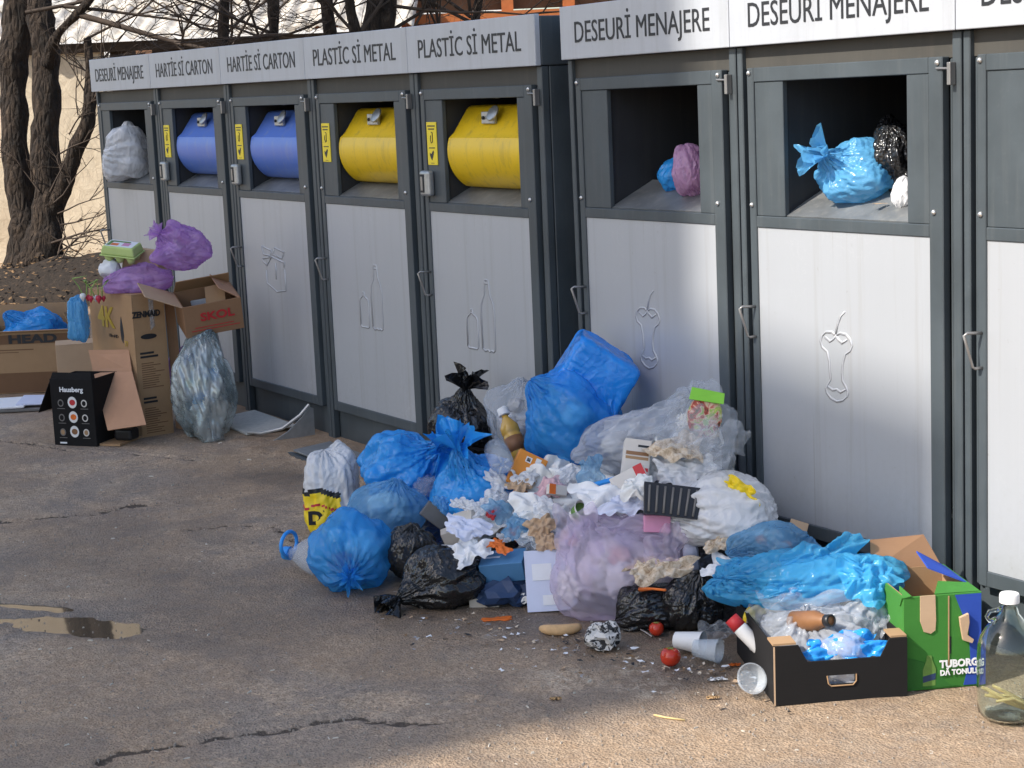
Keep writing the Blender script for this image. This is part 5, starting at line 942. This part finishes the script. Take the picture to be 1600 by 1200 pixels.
def neck():
    C = TC+ZX*.2-TUY*.13-TUX*.02; T = thing('bottle_neck', 'dark bottle neck poking out of the film in the black tray', 'bottle', tuple(C)); M = Vector(local(.55, -.8, .25)).to_track_quat('Z', 'Y').to_matrix().to_4x4(); MB().lathe([(.03, -.12), (.03, -.03), (.018, .0), (.016, .03)], 20, M).build('body', 'label_brown', T, smooth=True); MB().lathe([(.0175, .012), (.0178, .032), (.013, .033), (.012, .02)], 20, M).build('lip', 'black_plastic', T, smooth=True)
neck()
def beer_box():
    FL = G(1412, 1081); yaw = R(63.9); W_, Dp, H = .225, .29, .272; ux = np.array([math.cos(yaw), math.sin(yaw), 0]); uy = np.array([-math.sin(yaw), math.cos(yaw), 0]); C = np.array([FL[0], FL[1], 0])+ux*W_/2+uy*Dp/2; a, b = W_/2, Dp/2
    T = carton('torn green and blue beer carton standing open beside the black tray', W_, Dp, H, 'card_green', 'card_kraft', tuple(C), (0, 0, yaw), .005, name='beer_carton', flaps=())
    for ch in T.children:
        if ch.name.startswith('wall'): pass
    # kraft inside faces
    MB().box(-a+.0055, a-.0055, b-.0075, b-.0055, .006, H-.001).build('lining', 'card_kraft', T); MB().box(-a+.0055, -a+.0075, -b+.006, b-.008, .006, H-.001).build('lining', 'card_kraft', T); MB().box(a-.0075, a-.0055, -b+.006, b-.008, .006, H-.001).build('lining', 'card_kraft', T)
    f = lambda x, z: (x, -b-.0018, z); g = lambda x, z: (x, -b-.0003, z)
    MB().prism([(.035, H-.004), (.075, H*.6), (.08, H*.3), (.06, .006), (a-.002, .006), (a-.002, H-.004)][::-1], f, g).build('blue_print', 'card_blue', T)
    MB().prism([(.0, .03), (.02, .01), (.05, .006), (.0, .006), (-a+.003, .006), (-a+.003, .1), (-.05, .08)][::-1], f, g).build('dark_green_area', plain('card_green_dark', (.022, .13, .018), .8, var=.1).name, T)  # darker green over the lower left of the front
    h = lambda d: (lambda x, z: (x, -b-d, z))
    MB().prism([(-.065, H+.001), (-.065, .2), (-.055, .17), (-.035, .163), (-.022, .172), (-.02, .2), (-.022, H+.001)][::-1], h(.0032), h(.0004)).build('torn_patch', 'card_pale', T); MB().prism([(.045, .205), (.07, .215), (.072, .19), (.066, .155), (.085, .14), (.08, .13), (.055, .14), (.048, .18)][::-1], h(.014), h(.0022)).build('torn_patch', 'card_pale', T)
    MB().box(.0155, .0185, -b-.0026, -b-.0002, .06, H-.005).build('seam', 'card_kraft', T); MB().box(.019, .024, -b-.0012, -b-.0002, .1, .15).build('slot', 'slot_black', T)
    text_on('TUBORG', T, 'paper_white', (.046, -b-.002, .071), (1, 0, 0), ZX, .029, .95, .0012); text_on('DĂ TONUL!', T, 'paper_white', (.045, -b-.002, .046), (1, 0, 0), ZX, .021, .95, .0008)
    # printed bottle
    MB().prism([(-.058, .012), (-.022, .012), (-.02, .06), (-.03, .085), (-.033, .1), (-.046, .1), (-.048, .085), (-.058, .06)][::-1], h(.0024), h(.0019)).build('bottle_print', 'leaf_green', T); MB().prism([(-.058, .022), (-.022, .03), (-.021, .048), (-.058, .04)][::-1], h(.003), h(.0025)).build('bottle_label', 'navy_card', T)
    # flaps: brown back flap standing, torn blue flap folded over, pale bits
    MB().slab([(-a+.004, b-.006, H-.002), (a-.01, b-.006, H-.002), (a-.05, b+.03, H+.085), (-a+.02, b+.05, H+.075)], .004).build('flap', 'card_brown', T); fl = MB(); fl.slab([(a-.004, -b+.1, H+.0), (a-.006, b-.03, H+.002), (a-.1, b-.05, H+.06), (a-.11, -b+.12, H+.045)], .004); fl.build('flap', 'card_blue', T); MB().slab([(-.02, -b+.01, H+.001), (a-.005, -b+.006, H+.001), (a-.006, -b+.085, H+.003), (.02, -b+.09, H+.012)], .003).build('flap', 'card_green', T); MB().slab([(-a-.004, -b+.02, H-.03), (-a-.004, -b+.0, H-.002), (-a+.02, -b-.004, H+.004), (-a+.02, -b+.09, H+.006)], .003).build('flap', 'card_green', T)
    hm_add_obj(T)
beer_box()
def demijohn():
    C = G(1576, 1121); T = thing('demijohn', 'clear glass demijohn with a white cap and finger ring standing by the beer carton', 'jar', (C[0], C[1], 0), (0, 0, YC)); r = .083; out = [(.02, .006), (r*.8, .004), (r*.97, .02), (r, .05), (r, .165), (r*.98, .195), (r*.9, .222), (r*.72, .248), (r*.48, .268), (.026, .288), (.0215, .31), (.0215, .325)]; inn = [(max(.001, p-.004), z+.004 if z < .02 else z) for p, z in out[::-1]]
    MB().lathe([(.001, .012)]+out+inn[0:1]+inn[1:]+[(.001, .016)], 40).build('glass', 'bottle_glass', T, smooth=True)
    MB().lathe([(.001, .342), (.024, .342), (.026, .338), (.026, .318), (.0225, .317)], 24).build('cap', 'cap_white', T, smooth=40)
    MB().tube([(-.034, 0, .275), (-.052, 0, .268), (-.06, 0, .28), (-.052, 0, .295), (-.036, 0, .297), (-.022, 0, .3)], [.006, .006, .0055, .0055, .006, .007], 10).build('finger_ring', 'bottle_glass', T, smooth=True)
    rng = random.Random(3)
    for k in range(7): a = rng.uniform(-.9, .9); x0, y0 = rng.uniform(-.03, .01), rng.uniform(-.03, .03); MB().tube([(x0-.045, y0, .06+rng.uniform(-.01, .03)), (x0, y0+rng.uniform(-.01, .01), .055+rng.uniform(-.01, .01)), (x0+.055, y0-.01, .03+rng.uniform(-.005, .012))], [.004, .0055, .003], 6).build('straw_piece', 'straw', T, smooth=True)
demijohn()
# wrappers left of the tray
wad('yellow plastic wrapper standing at the tray corner', 1172, 978, (.022, .016, .055), 'yellow_print', 141, 'wrapper', 'yellow_wrapper', at=Y(1172, 978, -.62), up=0, level=3, ex=1.15)
wad('yellow and white crumpled wrapper above the tray corner', 1202, 948, (.05, .03, .03), 'yellow_print', 142, 'wrapper', 'yellow_wrapper', at=Y(1205, 945, -.55), up=0, level=3, ex=1.3)
def tube_pack():
    C = Y(1172, 998, -.68); T = thing('cream_tube', 'red and white squeezed tube hanging over the tray edge', 'tube', tuple(C)); d = np.array(local(.055, -.03, -.06)); u = np.array(local(.02, -.02, .02)); m = MB(); m.tube([-d*.9, -d*.3, d*.4, d*.95], [.02, .022, .02, .006], 12); m.build('tube_body', 'cap_white', T, smooth=True); m = MB(); m.tube([-d*.92, -d*.5], [.0208, .0222], 12); m.build('tube_print', 'red_print', T, smooth=True)
    C2 = Y(1193, 990, -.62); o = MB().lathe([(.001, .012), (.02, .012), (.022, .009), (.022, -.008), (.001, -.01)], 20, Vector(local(.3, -.9, .35)).to_track_quat('Z', 'Y').to_matrix().to_4x4()).build('jar_lid', 'beige_card', None, tuple(C2), smooth=40); tag(o, 'round cream jar lid at the left tray corner', 'lid')
tube_pack()
pack('grimy beige carton lying on the heap left of the cyan film', 1150, 905, (.1, .06, .05), 'card_white', (R(12), R(35), YC), 'box', 'grimy_carton', at=Y(1150, 905, -.5), up=0); rumple('olive and orange rag beside the see-through blue bag', 1128, 862, .06, .03, .4, 'food_scraps', 143, 'cloth', 'crumpled_sheet')
pack('silver grey food can in the gap right of the lilac bag', 1080, 872, (.05, .05, .1), 'paper_blueish', (R(8), R(-4), YC), 'can', 'food_can', at=Y(1080, 872, -.42), up=0, bevel=.02)
def pot(label, px, py, y, r, h, d, mat, lidmat, name='yoghurt_pot', cat='pot'):
    C = Y(px, py, y); T = thing(name, label, cat, tuple(C)); M = Vector(local(*d)).to_track_quat('Z', 'Y').to_matrix().to_4x4(); MB().lathe([(.001, -h/2), (r*.75, -h/2), (r*.95, h*.45), (r*1.08, h/2), (r*1.05, h/2+.002), (r*.9, h*.44), (r*.7, -h/2+.004), (.001, -h/2+.004)], 22, M).build('pot_body', mat, T, smooth=40); MB().lathe([(r*.84, -h*.2), (r*.925, h*.3)], 22, M @ Matrix.Scale(1.012, 4)).build('pot_print', lidmat, T, smooth=True)
pot('white yoghurt pot with a green band among the white rags', 905, 800, -.62, .03, .06, (.4, -.6, .5), 'cap_white', 'leaf_green'); pot('cream pot with a red band beside the teal cloth', 893, 842, -.66, .026, .055, (-.7, -.3, .4), 'beige_card', 'red_print'); pot('blue banded plastic tub behind the beige carton', 722, 806, -.7, .032, .05, (.2, -.8, .4), 'cap_white', 'handle_blue')
pack('small orange and white medicine box on the grey rag', 868, 770, (.07, .025, .035), 'card_white', (R(-20), R(15), YC+.4), 'box', 'pill_box', at=Y(870, 766, -.56), up=0, faces=[('orange_peel', 0, .35, 0, 1, 'f')]); pack('long blue toothpaste box near the pale blue small bag', 948, 758, (.12, .03, .03), 'handle_blue', (R(10), R(-18), YC-.3), 'box', 'toothpaste_box', at=Y(950, 756, -.5), up=0, faces=[('cap_white', .1, .7, .3, .7, 'f'), ('red_print', .72, .95, 0, 1, 'f')]); pack('milk carton with green print lying above the black sacks', 690, 822, (.07, .06, .14), 'card_white', (R(70), R(10), YC+.5), 'carton', 'milk_carton', at=Y(735, 812, -.72), up=0, faces=[('leaf_green', 0, 1, .1, .45, 'f'), ('leaf_green', 0, 1, .1, .45, 'r')])
pack('crumpled foil tray corner in the frosted bag', 1040, 690, (.09, .06, .025), 'galvanised', (R(-30), R(20), YC), 'tray', 'foil_tray', at=Y(1040, 694, -.32), up=0, bevel=.008)
# wrappers and bits that cannot be told apart but by place
def bits():
    rng = random.Random(31)
    sets = [('crumpled white wrapper among the bags of the heap', 'film_white', 16, 'white wrappers in the heap', 'white_wrapper', (690, 1120), (730, 900), .05), ('small crinkled clear wrapper among the bags of the heap', 'film_clear', 12, 'clear wrappers in the heap', 'clear_wrapper', (650, 1180), (720, 960), .06), ('crumpled brown paper bag scrap in the heap', 'card_pale', 7, 'brown paper scraps in the heap', 'brown_paper', (700, 1150), (760, 930), .04), ('crumpled pink plastic wrapper in the heap', 'film_pink', 5, 'pink wrappers in the heap', 'pink_wrapper', (800, 1060), (760, 860), .035), ('crumpled red snack wrapper in the heap', 'red_print', 5, 'red wrappers in the heap', 'red_wrapper', (690, 1150), (780, 930), .03), ('crumpled light blue wrapper in the heap', 'film_sky', 6, 'blue wrappers in the heap', 'blue_wrapper', (690, 1150), (740, 930), .05)]
    sd0 = 500
    for lab, mt, n, gr, nm, xr, yr, sz in sets:
        k = 0; tries = 0
        while k < n and tries < 200:
            tries += 1; px, py = rng.uniform(*xr), rng.uniform(*yr); P = hit(px, py)
            if not (4.4 < P[0] < 6.9) or P[1] > -.1 or mound(P[0], P[1]) < .05 or P[2] > mound(P[0], P[1])+.16: continue
            s = sz*rng.uniform(.6, 1.25); sd0 += 1; o = rumple(lab, px, py, s, s*rng.uniform(.5, .8), rng.uniform(-1.2, 1.2), mt, sd0, 'wrapper', nm, n=26, m=20, iters=40, slope=rng.uniform(20, 55), smooth=.2, ex=1.3); o['group'] = gr; k += 1
bits()
# small uncountable scraps between the bags
def scraps():
    rng = random.Random(9); ms = ['tissue', 'paper_white', 'food_scraps', 'film_white', 'film_sky', 'card_pale', 'black_plastic', 'paper_blueish', 'film_white', 'film_frost', 'tissue', 'card_white']
    B = [MB() for _ in ms]; cnt = 0
    for k in range(420):
        px, py = rng.uniform(640, 1230), rng.uniform(700, 985); P = hit(px, py); gap = P[2]-mound(P[0], P[1])
        if not (4.3 < P[0] < 6.95) or gap > .09 or mound(P[0], P[1]) < .01: continue
        s = rng.uniform(.008, .034); a = rng.uniform(0, 6.28); q = []
        for i in range(3):
            for j in range(3): x, y = (i-1)*s*rng.uniform(.7, 1.3), (j-1)*s*.7*rng.uniform(.7, 1.3); q.append((P[0]+x*math.cos(a)-y*math.sin(a), min(P[1]+x*math.sin(a)+y*math.cos(a), -.02), P[2]+.004+rng.uniform(0, 1)*s*.8))
        B[k % len(ms)].add(q, [(0, 1, 4, 3), (1, 2, 5, 4), (3, 4, 7, 6), (4, 5, 8, 7)]); cnt += 1
    for m, mt in zip(B, ms):
        if m.v: o = m.build('scraps', mt, None, smooth=True); o['kind'] = 'stuff'; o['label'] = 'torn scraps of paper and film strewn between the bags'; o['category'] = 'scraps'
scraps()
def front_litter():
    rng = random.Random(77); ms = ['paper_white', 'film_frost', 'card_pale', 'black_plastic', 'food_scraps', 'dead_leaf']; B = [MB() for _ in ms]
    for k in range(230):
        t_ = rng.random(); px = 600+650*t_+rng.gauss(0, 25); py = 945+110*t_+abs(rng.gauss(0, 26)); P = G(px, py)
        if hm_at(P[0], P[1]) > .01: continue
        s = rng.uniform(.003, .011); a = rng.uniform(0, 6.28); q = []
        for i in range(3):
            for j in range(2): x, y = (i-1)*s*rng.uniform(.7, 1.4), (j-.5)*s*rng.uniform(.6, 1.3); q.append((P[0]+x*math.cos(a)-y*math.sin(a), P[1]+x*math.sin(a)+y*math.cos(a), .003+rng.random()*s*.7))
        B[k % len(ms)].add(q, [(0, 2, 3, 1), (2, 4, 5, 3)])
    for m, mt in zip(B, ms): o = m.build('fine_litter', mt); o['kind'] = 'stuff'; o['label'] = 'fine crumbs of litter on the tarmac along the heap'; o['category'] = 'litter'
front_litter()
# ------------------------------------------------------------ bags inside the hatches
bag('white bag stuffed in the hatch of the cabinet by the trees', 200, 238, 30, 40, .03, 'film_white', 201, (.8, .3, -.1), lump=.2, neck=.1, name='white_bag', floor=1.235, ymax=.6, ex=1.12, use_hm=False, boxy=.15, sag=.1)
bag('small blue bag behind the pink bag in the half-shaded hatch', 1062, 272, 32, 28, .2, 'film_blue', 202, (.4, 0, 1), lump=.14, neck=.1, name='blue_bag', floor=1.3, ymax=.6, use_hm=False)
bag('pink bag in the hatch of the half-shaded cabinet', 1079, 262, 26, 40, .13, 'film_pink', 203, (.4, -.1, -1), lump=.14, neck=.15, name='pink_bag', floor=1.27, ymax=.6, use_hm=False)
bag('light blue bag with a knotted ear in the sunlit hatch', 1344, 266, 56, 48, .16, 'film_sky_solid' if 'film_sky_solid' in MATS else film('film_sky_solid', (.16, .5, .82), .15, .4, .25, (.6, .9, 1.)).name, 204, (-.8, -.3, .45), lump=.16, neck=.3, tail=(-.3, 0, .05), tailsize=.045, name='blue_bag', floor=1.295, ymax=.6, ex=1.15, use_hm=False, wads=4, wadmats=('paper_white', 'film_pink'))
bag('black bag behind the light blue bag in the sunlit hatch', 1396, 240, 34, 50, .22, 'film_black', 205, (-.3, -.5, .8), lump=.2, neck=.1, name='black_bag', floor=1.3, ymax=.6, ex=1.18, use_hm=False)
bag('small white bag on the sill of the sunlit hatch', 1412, 302, 17, 24, .11, 'film_white', 206, (.3, 0, 1), lump=.12, neck=.1, name='white_bag', floor=1.27, ymax=.6, use_hm=False)
o = link('peel_scrap', sheet_mesh(207, (0, 0, 0), .022, .009, .3, ex=1.05, n=10, m=6, iters=15, floor_hm=False, curl=.5, lift=.006, ymax=1)[0], 'bread', None, tuple(Y(1374, 322, .07)+ZX*.004), smooth=True); tag(o, 'dry yellow peel on the sill of the sunlit hatch', 'peel')
# ------------------------------------------------------------ cartons and bags at the paper cabinets
def head_box():
    C = G(50, 614)+BX2*.2; T = carton('open brown carton lettered HEAD with a blue bag inside', .56, .38, .37, 'card_kraft', 'card_dark', (C[0], C[1], 0), (0, 0, YC), .006, flaps=(('b', .13, 8, 'card_kraft'), ('l', .1, 30, 'card_pale'), ('r', .12, -25, 'card_kraft'), ('f', .035, 70, 'card_pale')), name='cardboard_box')
    b = .19; MB().box(-.278, .278, -b-.0018, -b-.0004, .006, .125).build('dark_band', 'card_dark', T); MB().box(-.278, .278, -b-.0018, -b-.0004, .3, .355).build('dark_band', 'card_dark', T)
    text_on('HEAD', T, 'letter_black', (.03, -b-.0025, .327), (1, 0, 0), ZX, .07, 1.6, .003); MB().box(-.2, .03, -b-.0014, -b-.0004, .262, .268).build('print_line', 'card_dark', T); MB().box(-.2, -.06, -b-.0014, -b-.0004, .248, .252).build('print_line', 'card_dark', T)
    C3 = C+ZX*.36; me, V, k = bag_shape(211, np.array([C3[0], C3[1], .36]), (.19, .15, .13), (-.6, -.2, .6), lump=.18, neck=.35, floor=.02, use_hm=False); o = link('blue_bag', me, 'film_blue', None, (C3[0], C3[1], .36), smooth=True); tag(o, 'blue bag bulging out of the HEAD carton', 'bag')
head_box()
hm_add_obj(bpy.data.objects['cardboard_box'])
C = G(30, 640); m = MB(); T = thing('paper_folder', 'flat white folders lying on the ground in front of the HEAD carton', 'paper', (C[0], C[1], 0), (0, 0, YC+.05)); MB().box(-.3, .16, -.1, .12, .004, .02).build('board', 'grey_plastic', T, bevel=.003); MB().slab([(-.3, -.09, .03), (.05, -.1, .035), (.06, .1, .06), (-.3, .1, .055)], .012).build('folder', 'paper_white', T, bevel=.004); MB().slab([(.0, -.08, .045), (.19, -.07, .04), (.2, .09, .062), (.01, .1, .068)], .01).build('folder', 'paper_blueish', T, bevel=.004)
C = G(120, 645)+BX2*.1; carton('plain pale carton standing between the HEAD carton and the tall carton', .22, .2, .385, 'card_pale', 'card_kraft', (C[0], C[1], 0), (0, 0, YC+.25), .005, top=True)
def tv_box():
    x0, x1, y0, y1, H = 1.7, 2.23, -.71, -.53, .735; C = ((x0+x1)/2, (y0+y1)/2, 0); a, b = (x1-x0)/2, (y1-y0)/2
    T = carton('tall television carton marked 4K standing on end', x1-x0, y1-y0, H, 'card_kraft', 'card_kraft', C, (0, 0, R(4)), .006, top=True, name='television_carton')
    text_on('4K', T, plain('gold_print', (.5, .33, .03), .5, var=.05, bump=0).name, (-.06, -b-.0015, .6), (1, 0, 0), ZX, .15, 1.15, .004); text_on('UltraHD', T, 'letter_black', (.02, -b-.0015, .51), (1, 0, 0), ZX, .025, 1.3); text_on('77', T, 'gold_print', (.17, -b-.0015, .48), (1, 0, 0), ZX, .04, 1.)
    MB().prism([(.11, .5), (.13, .48), (.145, .52), (.14, .56), (.13, .6), (.125, .62), (.115, .6), (.105, .55)], lambda x, z: (x, -b-.0004, z), lambda x, z: (x, -b-.0016, z)).build('figure_print', 'letter_black', T)
    text_on('ZENMAID', T, 'letter_black', (a+.0015, -.015, .635), (0, 1, 0), ZX, .043, .82, .002); pts = [(.03*math.cos(t_)*1.5, .014*math.sin(t_)) for t_ in np.linspace(0, 2*math.pi, 20, endpoint=False)]
    MB().prism(pts, lambda y, z: (a+.0004, y-.01, z+.52), lambda y, z: (a+.0016, y-.01, z+.52)).build('grip_hole', 'slot_black', T); MB().slab([(a+.001, .0, .72), (a+.001, .03, .72), (a+.001, .028, .57), (a+.001, .004, .55)], .0006).build('tape', 'film_clear', T)
    rng = random.Random(8); z = .43
    for blk in range(2):
        z = .43-.235*blk
        for k in range(2): MB().box(a+.0003, a+.0012, -.065, -.065+rng.uniform(.07, .1), z, z+.011).build('print_line', 'letter_black', T); z -= .019
        for k in range(12): z -= .0115; MB().box(a+.0003, a+.0012, -.062, -.062+rng.uniform(.06, .125), z, z+.0045).build('print_line', 'card_dark', T)
    MB().slab([(a-.01, b+.02, .02), (a+.0, b+.075, .0), (a-.03, b+.07, .72), (a-.03, b+.015, .73)], .005).build('flap', 'card_brown', T); hm_add_obj(T); return T
tv_box()
def kitchen_box():
    P0, P1 = G(86, 696), G(152, 698); ux = np.array(P1-P0); W_ = np.linalg.norm(ux); ux /= W_; yaw = math.atan2(ux[1], ux[0]); uy = np.array([-ux[1], ux[0], 0]); Dp, H = .24, .345; C = P0+ux*W_/2+uy*Dp/2; a, b = W_/2, Dp/2
    T = carton('black appliance carton with round food pictures and open flaps', W_, Dp, H, 'card_black', 'card_salmon', (C[0], C[1], 0), (0, 0, yaw), .005, flaps=(('l', .2, 152, 'card_black'), ('f', .035, -20, 'card_black')), name='appliance_carton')
    y = -b-.0015; text_on('Hausberg', T, 'paper_white', (.0, y, .29), (1, 0, 0), ZX, .034, 1.05, .001); disc = lambda cx, cz, rx, rz, nm, mt, d=0: MB().prism([(cx+rx*math.cos(t_), cz+rz*math.sin(t_)) for t_ in np.linspace(0, 2*math.pi, 18, endpoint=False)], lambda x, z: (x, y+.0008-d, z), lambda x, z: (x, y-.0004-d, z)).build(nm, mt, T)
    for k, z in enumerate((.225, .15, .075)):
        disc(.0, z, .026, .03, 'picture_plate', 'cap_white'); disc(.001, z, .017, .015, 'picture_food', ('red_print', 'orange_peel', 'label_brown')[k], .0008)
        for s in (-1, 1): disc(s*.068, z-.004, .017, .019, 'picture_icon', 'grey_plastic' if s < 0 else 'card_white'); disc(s*.068, z-.004, .011, .013, 'picture_icon', 'card_black' if k < 2 else 'card_kraft', .0008); MB().box(s*.068-.022, s*.068+.022, y-.0002, y+.0008, z-.034, z-.031).build('print_line', 'grey_plastic', T)
    MB().box(-.09, -.05, y-.0002, y+.0008, .012, .02).build('print_line', 'paper_white', T)
    # the inside of the opened side: two salmon flaps and what lies in it
    def q(*pp): M = Matrix.Rotation(-yaw, 4, 'Z') @ Matrix.Translation((-C[0], -C[1], 0)); return [tuple(M @ Vector(D(px, py, w_))) for px, py, w_ in pp]
    MB().slab(q((147, 583, 8.98), (207, 581, 8.86), (229, 664, 8.66), (169, 673, 8.72))[::-1][::-1], .004).build('flap', 'card_salmon', T); MB().slab(q((138, 547, 9.02), (201, 546, 8.92), (206, 581, 8.88), (146, 583, 9.0))[::-1], .004).build('flap', 'card_salmon', T)
    MB().box(a+.002, a+.12, -b+.02, b-.01, .001, .012).build('flap', 'card_kraft', T); hm_add_obj(T)
    o = MB().box(-.05, .05, -.045, .045, 0, .06).build('kettle_base', 'black_plastic', None, tuple(np.array([C[0], C[1], 0])+ux*(a+.09)+ZX*.012+uy*.02), (0, 0, yaw), bevel=.015, seg=3); tag(o, 'black plastic kettle base under the salmon flap of the appliance carton', 'kettle base')
kitchen_box()
bag('grey silvery see-through sack slumped against the paper cabinet', 320, 594, 46, 93, 0, 'film_silver', 221, (.45, .2, 1), ground=True, lump=.14, neck=.12, smooth=.1, crease=.03, pleat=4., name='silver_bag', ex=1.14, wads=8, wadmats=('paper_white', 'film_blue', 'cloth_grey', 'navy_card', 'leaf_green'), sag=.5, depth=.17)
bag('dark purple bag wedged between the tall carton and the silvery sack', 287, 585, 20, 40, -.36, 'film_purple', 222, (.2, -.1, 1), lump=.2, neck=.2, name='purple_bag', depth=.08)
def beer_case():
    P = D(327, 478, 8.95); T = carton('tilted brown beer case lettered SKOL with a torn open top', .3, .24, .17, 'card_brown', 'card_dark', tuple(P-ZX*.1), (R(14), R(-6), YC+.35), .006, flaps=(('l', .2, 62, 'card_pale'), ('b', .1, -40, 'card_kraft'), ('r', .12, -55, 'card_salmon')), name='beer_case'); text_on('SKOL', T, 'red_print', (.02, -.122, .1), (1, 0, 0), ZX, .06, 1.2, .002)
    MB().slab([(-.02, -.06, .1), (.08, -.07, .12), (.1, .02, .21), (.0, .03, .2)], .005).build('torn_flap', 'card_kraft', T); MB().box(-.12, .13, -.1215, -.1205, .03, .034).build('print_line', 'red_print', T); MB().box(-.1, .1, -.1215, -.1205, .045, .049).build('print_line', 'red_print', T); hm_add_obj(T)
beer_case()
bag('purple see-through bag lying on top of the tall carton', 213, 442, 48, 27, -.6, 'film_purple', 223, (.9, 0, .1), lump=.2, neck=.12, name='purple_bag', wads=6, wadmats=('film_pink', 'paper_white', 'film_warmwhite'), ex=1.14, depth=.1, floor=.743)
pack('open pale carton under the upper purple bag', 228, 398, (.2, .14, .13), 'card_pale', (R(-6), R(8), YC-.2), 'box', 'small_carton', at=D(228, 408, 9.1), up=0)
bag('upper purple bag with vegetables on the heaped cartons', 284, 386, 38, 34, -.45, 'film_purple', 224, (-.7, -.2, .6), lump=.24, neck=.15, name='purple_bag', wads=6, wadmats=('film_pink', 'leaf_green', 'paper_white'), ex=1.22, tail=(-.2, 0, .1), tailsize=.035, depth=.13)
def egg_box():
    C = D(191, 394, 8.98); T = thing('egg_carton', 'light green egg carton with a printed white lid on the heap of cartons', 'egg carton', tuple(C), (R(14), R(7), YC-.25)); a, b = .095, .06
    m = MB(); V = [(-a, -b, .0), (a, -b, .0), (a, b, .0), (-a, b, .0), (-a*.9, -b*.85, .045), (a*.9, -b*.85, .045), (a*.9, b*.85, .045), (-a*.9, b*.85, .045)]; m.add(V, [(0, 3, 2, 1), (4, 5, 6, 7), (0, 1, 5, 4), (1, 2, 6, 5), (2, 3, 7, 6), (3, 0, 4, 7)]); m.build('lid', plain('egg_green', (.5, .62, .22), .7, var=.08).name, T, bevel=.008, seg=3)
    MB().box(-a*1.04, a*1.04, -b*1.06, b*1.06, -.008, -.0005).build('rim', 'egg_green', T, bevel=.003)
    for i in range(3):
        for j in range(2): MB().lathe([(.001, -.045), (.017, -.043), (.027, -.008)], 14, Matrix.Translation((-.062+i*.062, -.028+j*.056, 0))).build('cup', 'egg_green', T, smooth=True)
    pr = MB().box(-a*.8, a*.8, -b*.72, b*.72, .0452, .0462).build('lid_print', 'paper_white', T); MB().box(-.05, -.01, -.03, .0, .0464, .047).build('print', 'orange_peel', T); MB().box(.01, .05, -.025, .015, .0464, .047).build('print', 'pink_card', T); MB().box(-.06, .04, .018, .034, .0464, .047).build('print', 'leaf_green', T); MB().box(-.07, -.052, -.035, .03, .0464, .047).build('print', 'leaf_green', T)
egg_box()
def radishes():
    C = D(146, 462, 8.93); T = thing('radish_bunch', 'bunch of red radishes with wilted green stems on the edge of the tall carton', 'radishes', tuple(C)); rng = random.Random(2)
    for k in range(6):
        x = -.05+k*.02; z = -.01+rng.uniform(-.012, .012); r_ = rng.uniform(.012, .017); MB().lathe([(.001, -r_*1.7), (r_*.4, -r_*1.1), (r_, -.1*r_), (r_*.8, r_*.7), (.003, r_)], 12, Matrix.Translation(local(x, -.02+.02*(k % 2), z))).build('radish', 'radish_red' if k % 3 else 'cap_white', T, smooth=True)
        b0_ = np.array(local(x, -.02, z+.01)); MB().tube([b0_, b0_+local(rng.uniform(-.02, .02), 0, .045), b0_+local(rng.uniform(-.05, .04), -.01, .085), b0_+local(rng.uniform(-.09, .06), -.02, .09+rng.uniform(-.03, .02))], [.0035, .003, .004, .001], 5).build('stem', 'stem_green', T, smooth=True)
radishes()
wad('pale crumpled paper bag beside the egg carton', 168, 420, (.05, .04, .05), 'paper_white', 231, 'paper', 'crumpled_paper', at=D(172, 420, 9.0), up=0, level=3, ex=1.2)
bag('small bright blue bag wedged behind the tall carton', 122, 497, 13, 34, -.85, 'film_sky_solid', 232, (.2, 0, 1), lump=.1, neck=.1, name='blue_bag', boxy=.3, depth=.06, ymax=5)
# trampled red and green wrappers under the pedal
for k, (px, py, mt, lb) in enumerate(((420, 683, 'pink_card', 'trampled pink wrapper under the pale foot pedal'), (462, 690, 'film_teal', 'flattened dark green wrapper under the pale foot pedal'), (505, 705, 'paper_white', 'torn white scrap on the dirt between the two foot pedals'))):
    sheet(lb, px, py, .045, .03, .3*k, mt, 240+k, 'wrapper', 'flat_wrapper', at=G(px, py), ex=1.1, n=14, m=10, iters=20, lift=.02)
pack('pale grey board leaning upright between the tall carton and the paper cabinet', 285, 520, (.1, .015, .42), 'sign_grey', (R(6), R(-9), YC-.3), 'board', 'grey_board', at=np.array([2.28, -.3, .48]), up=0)
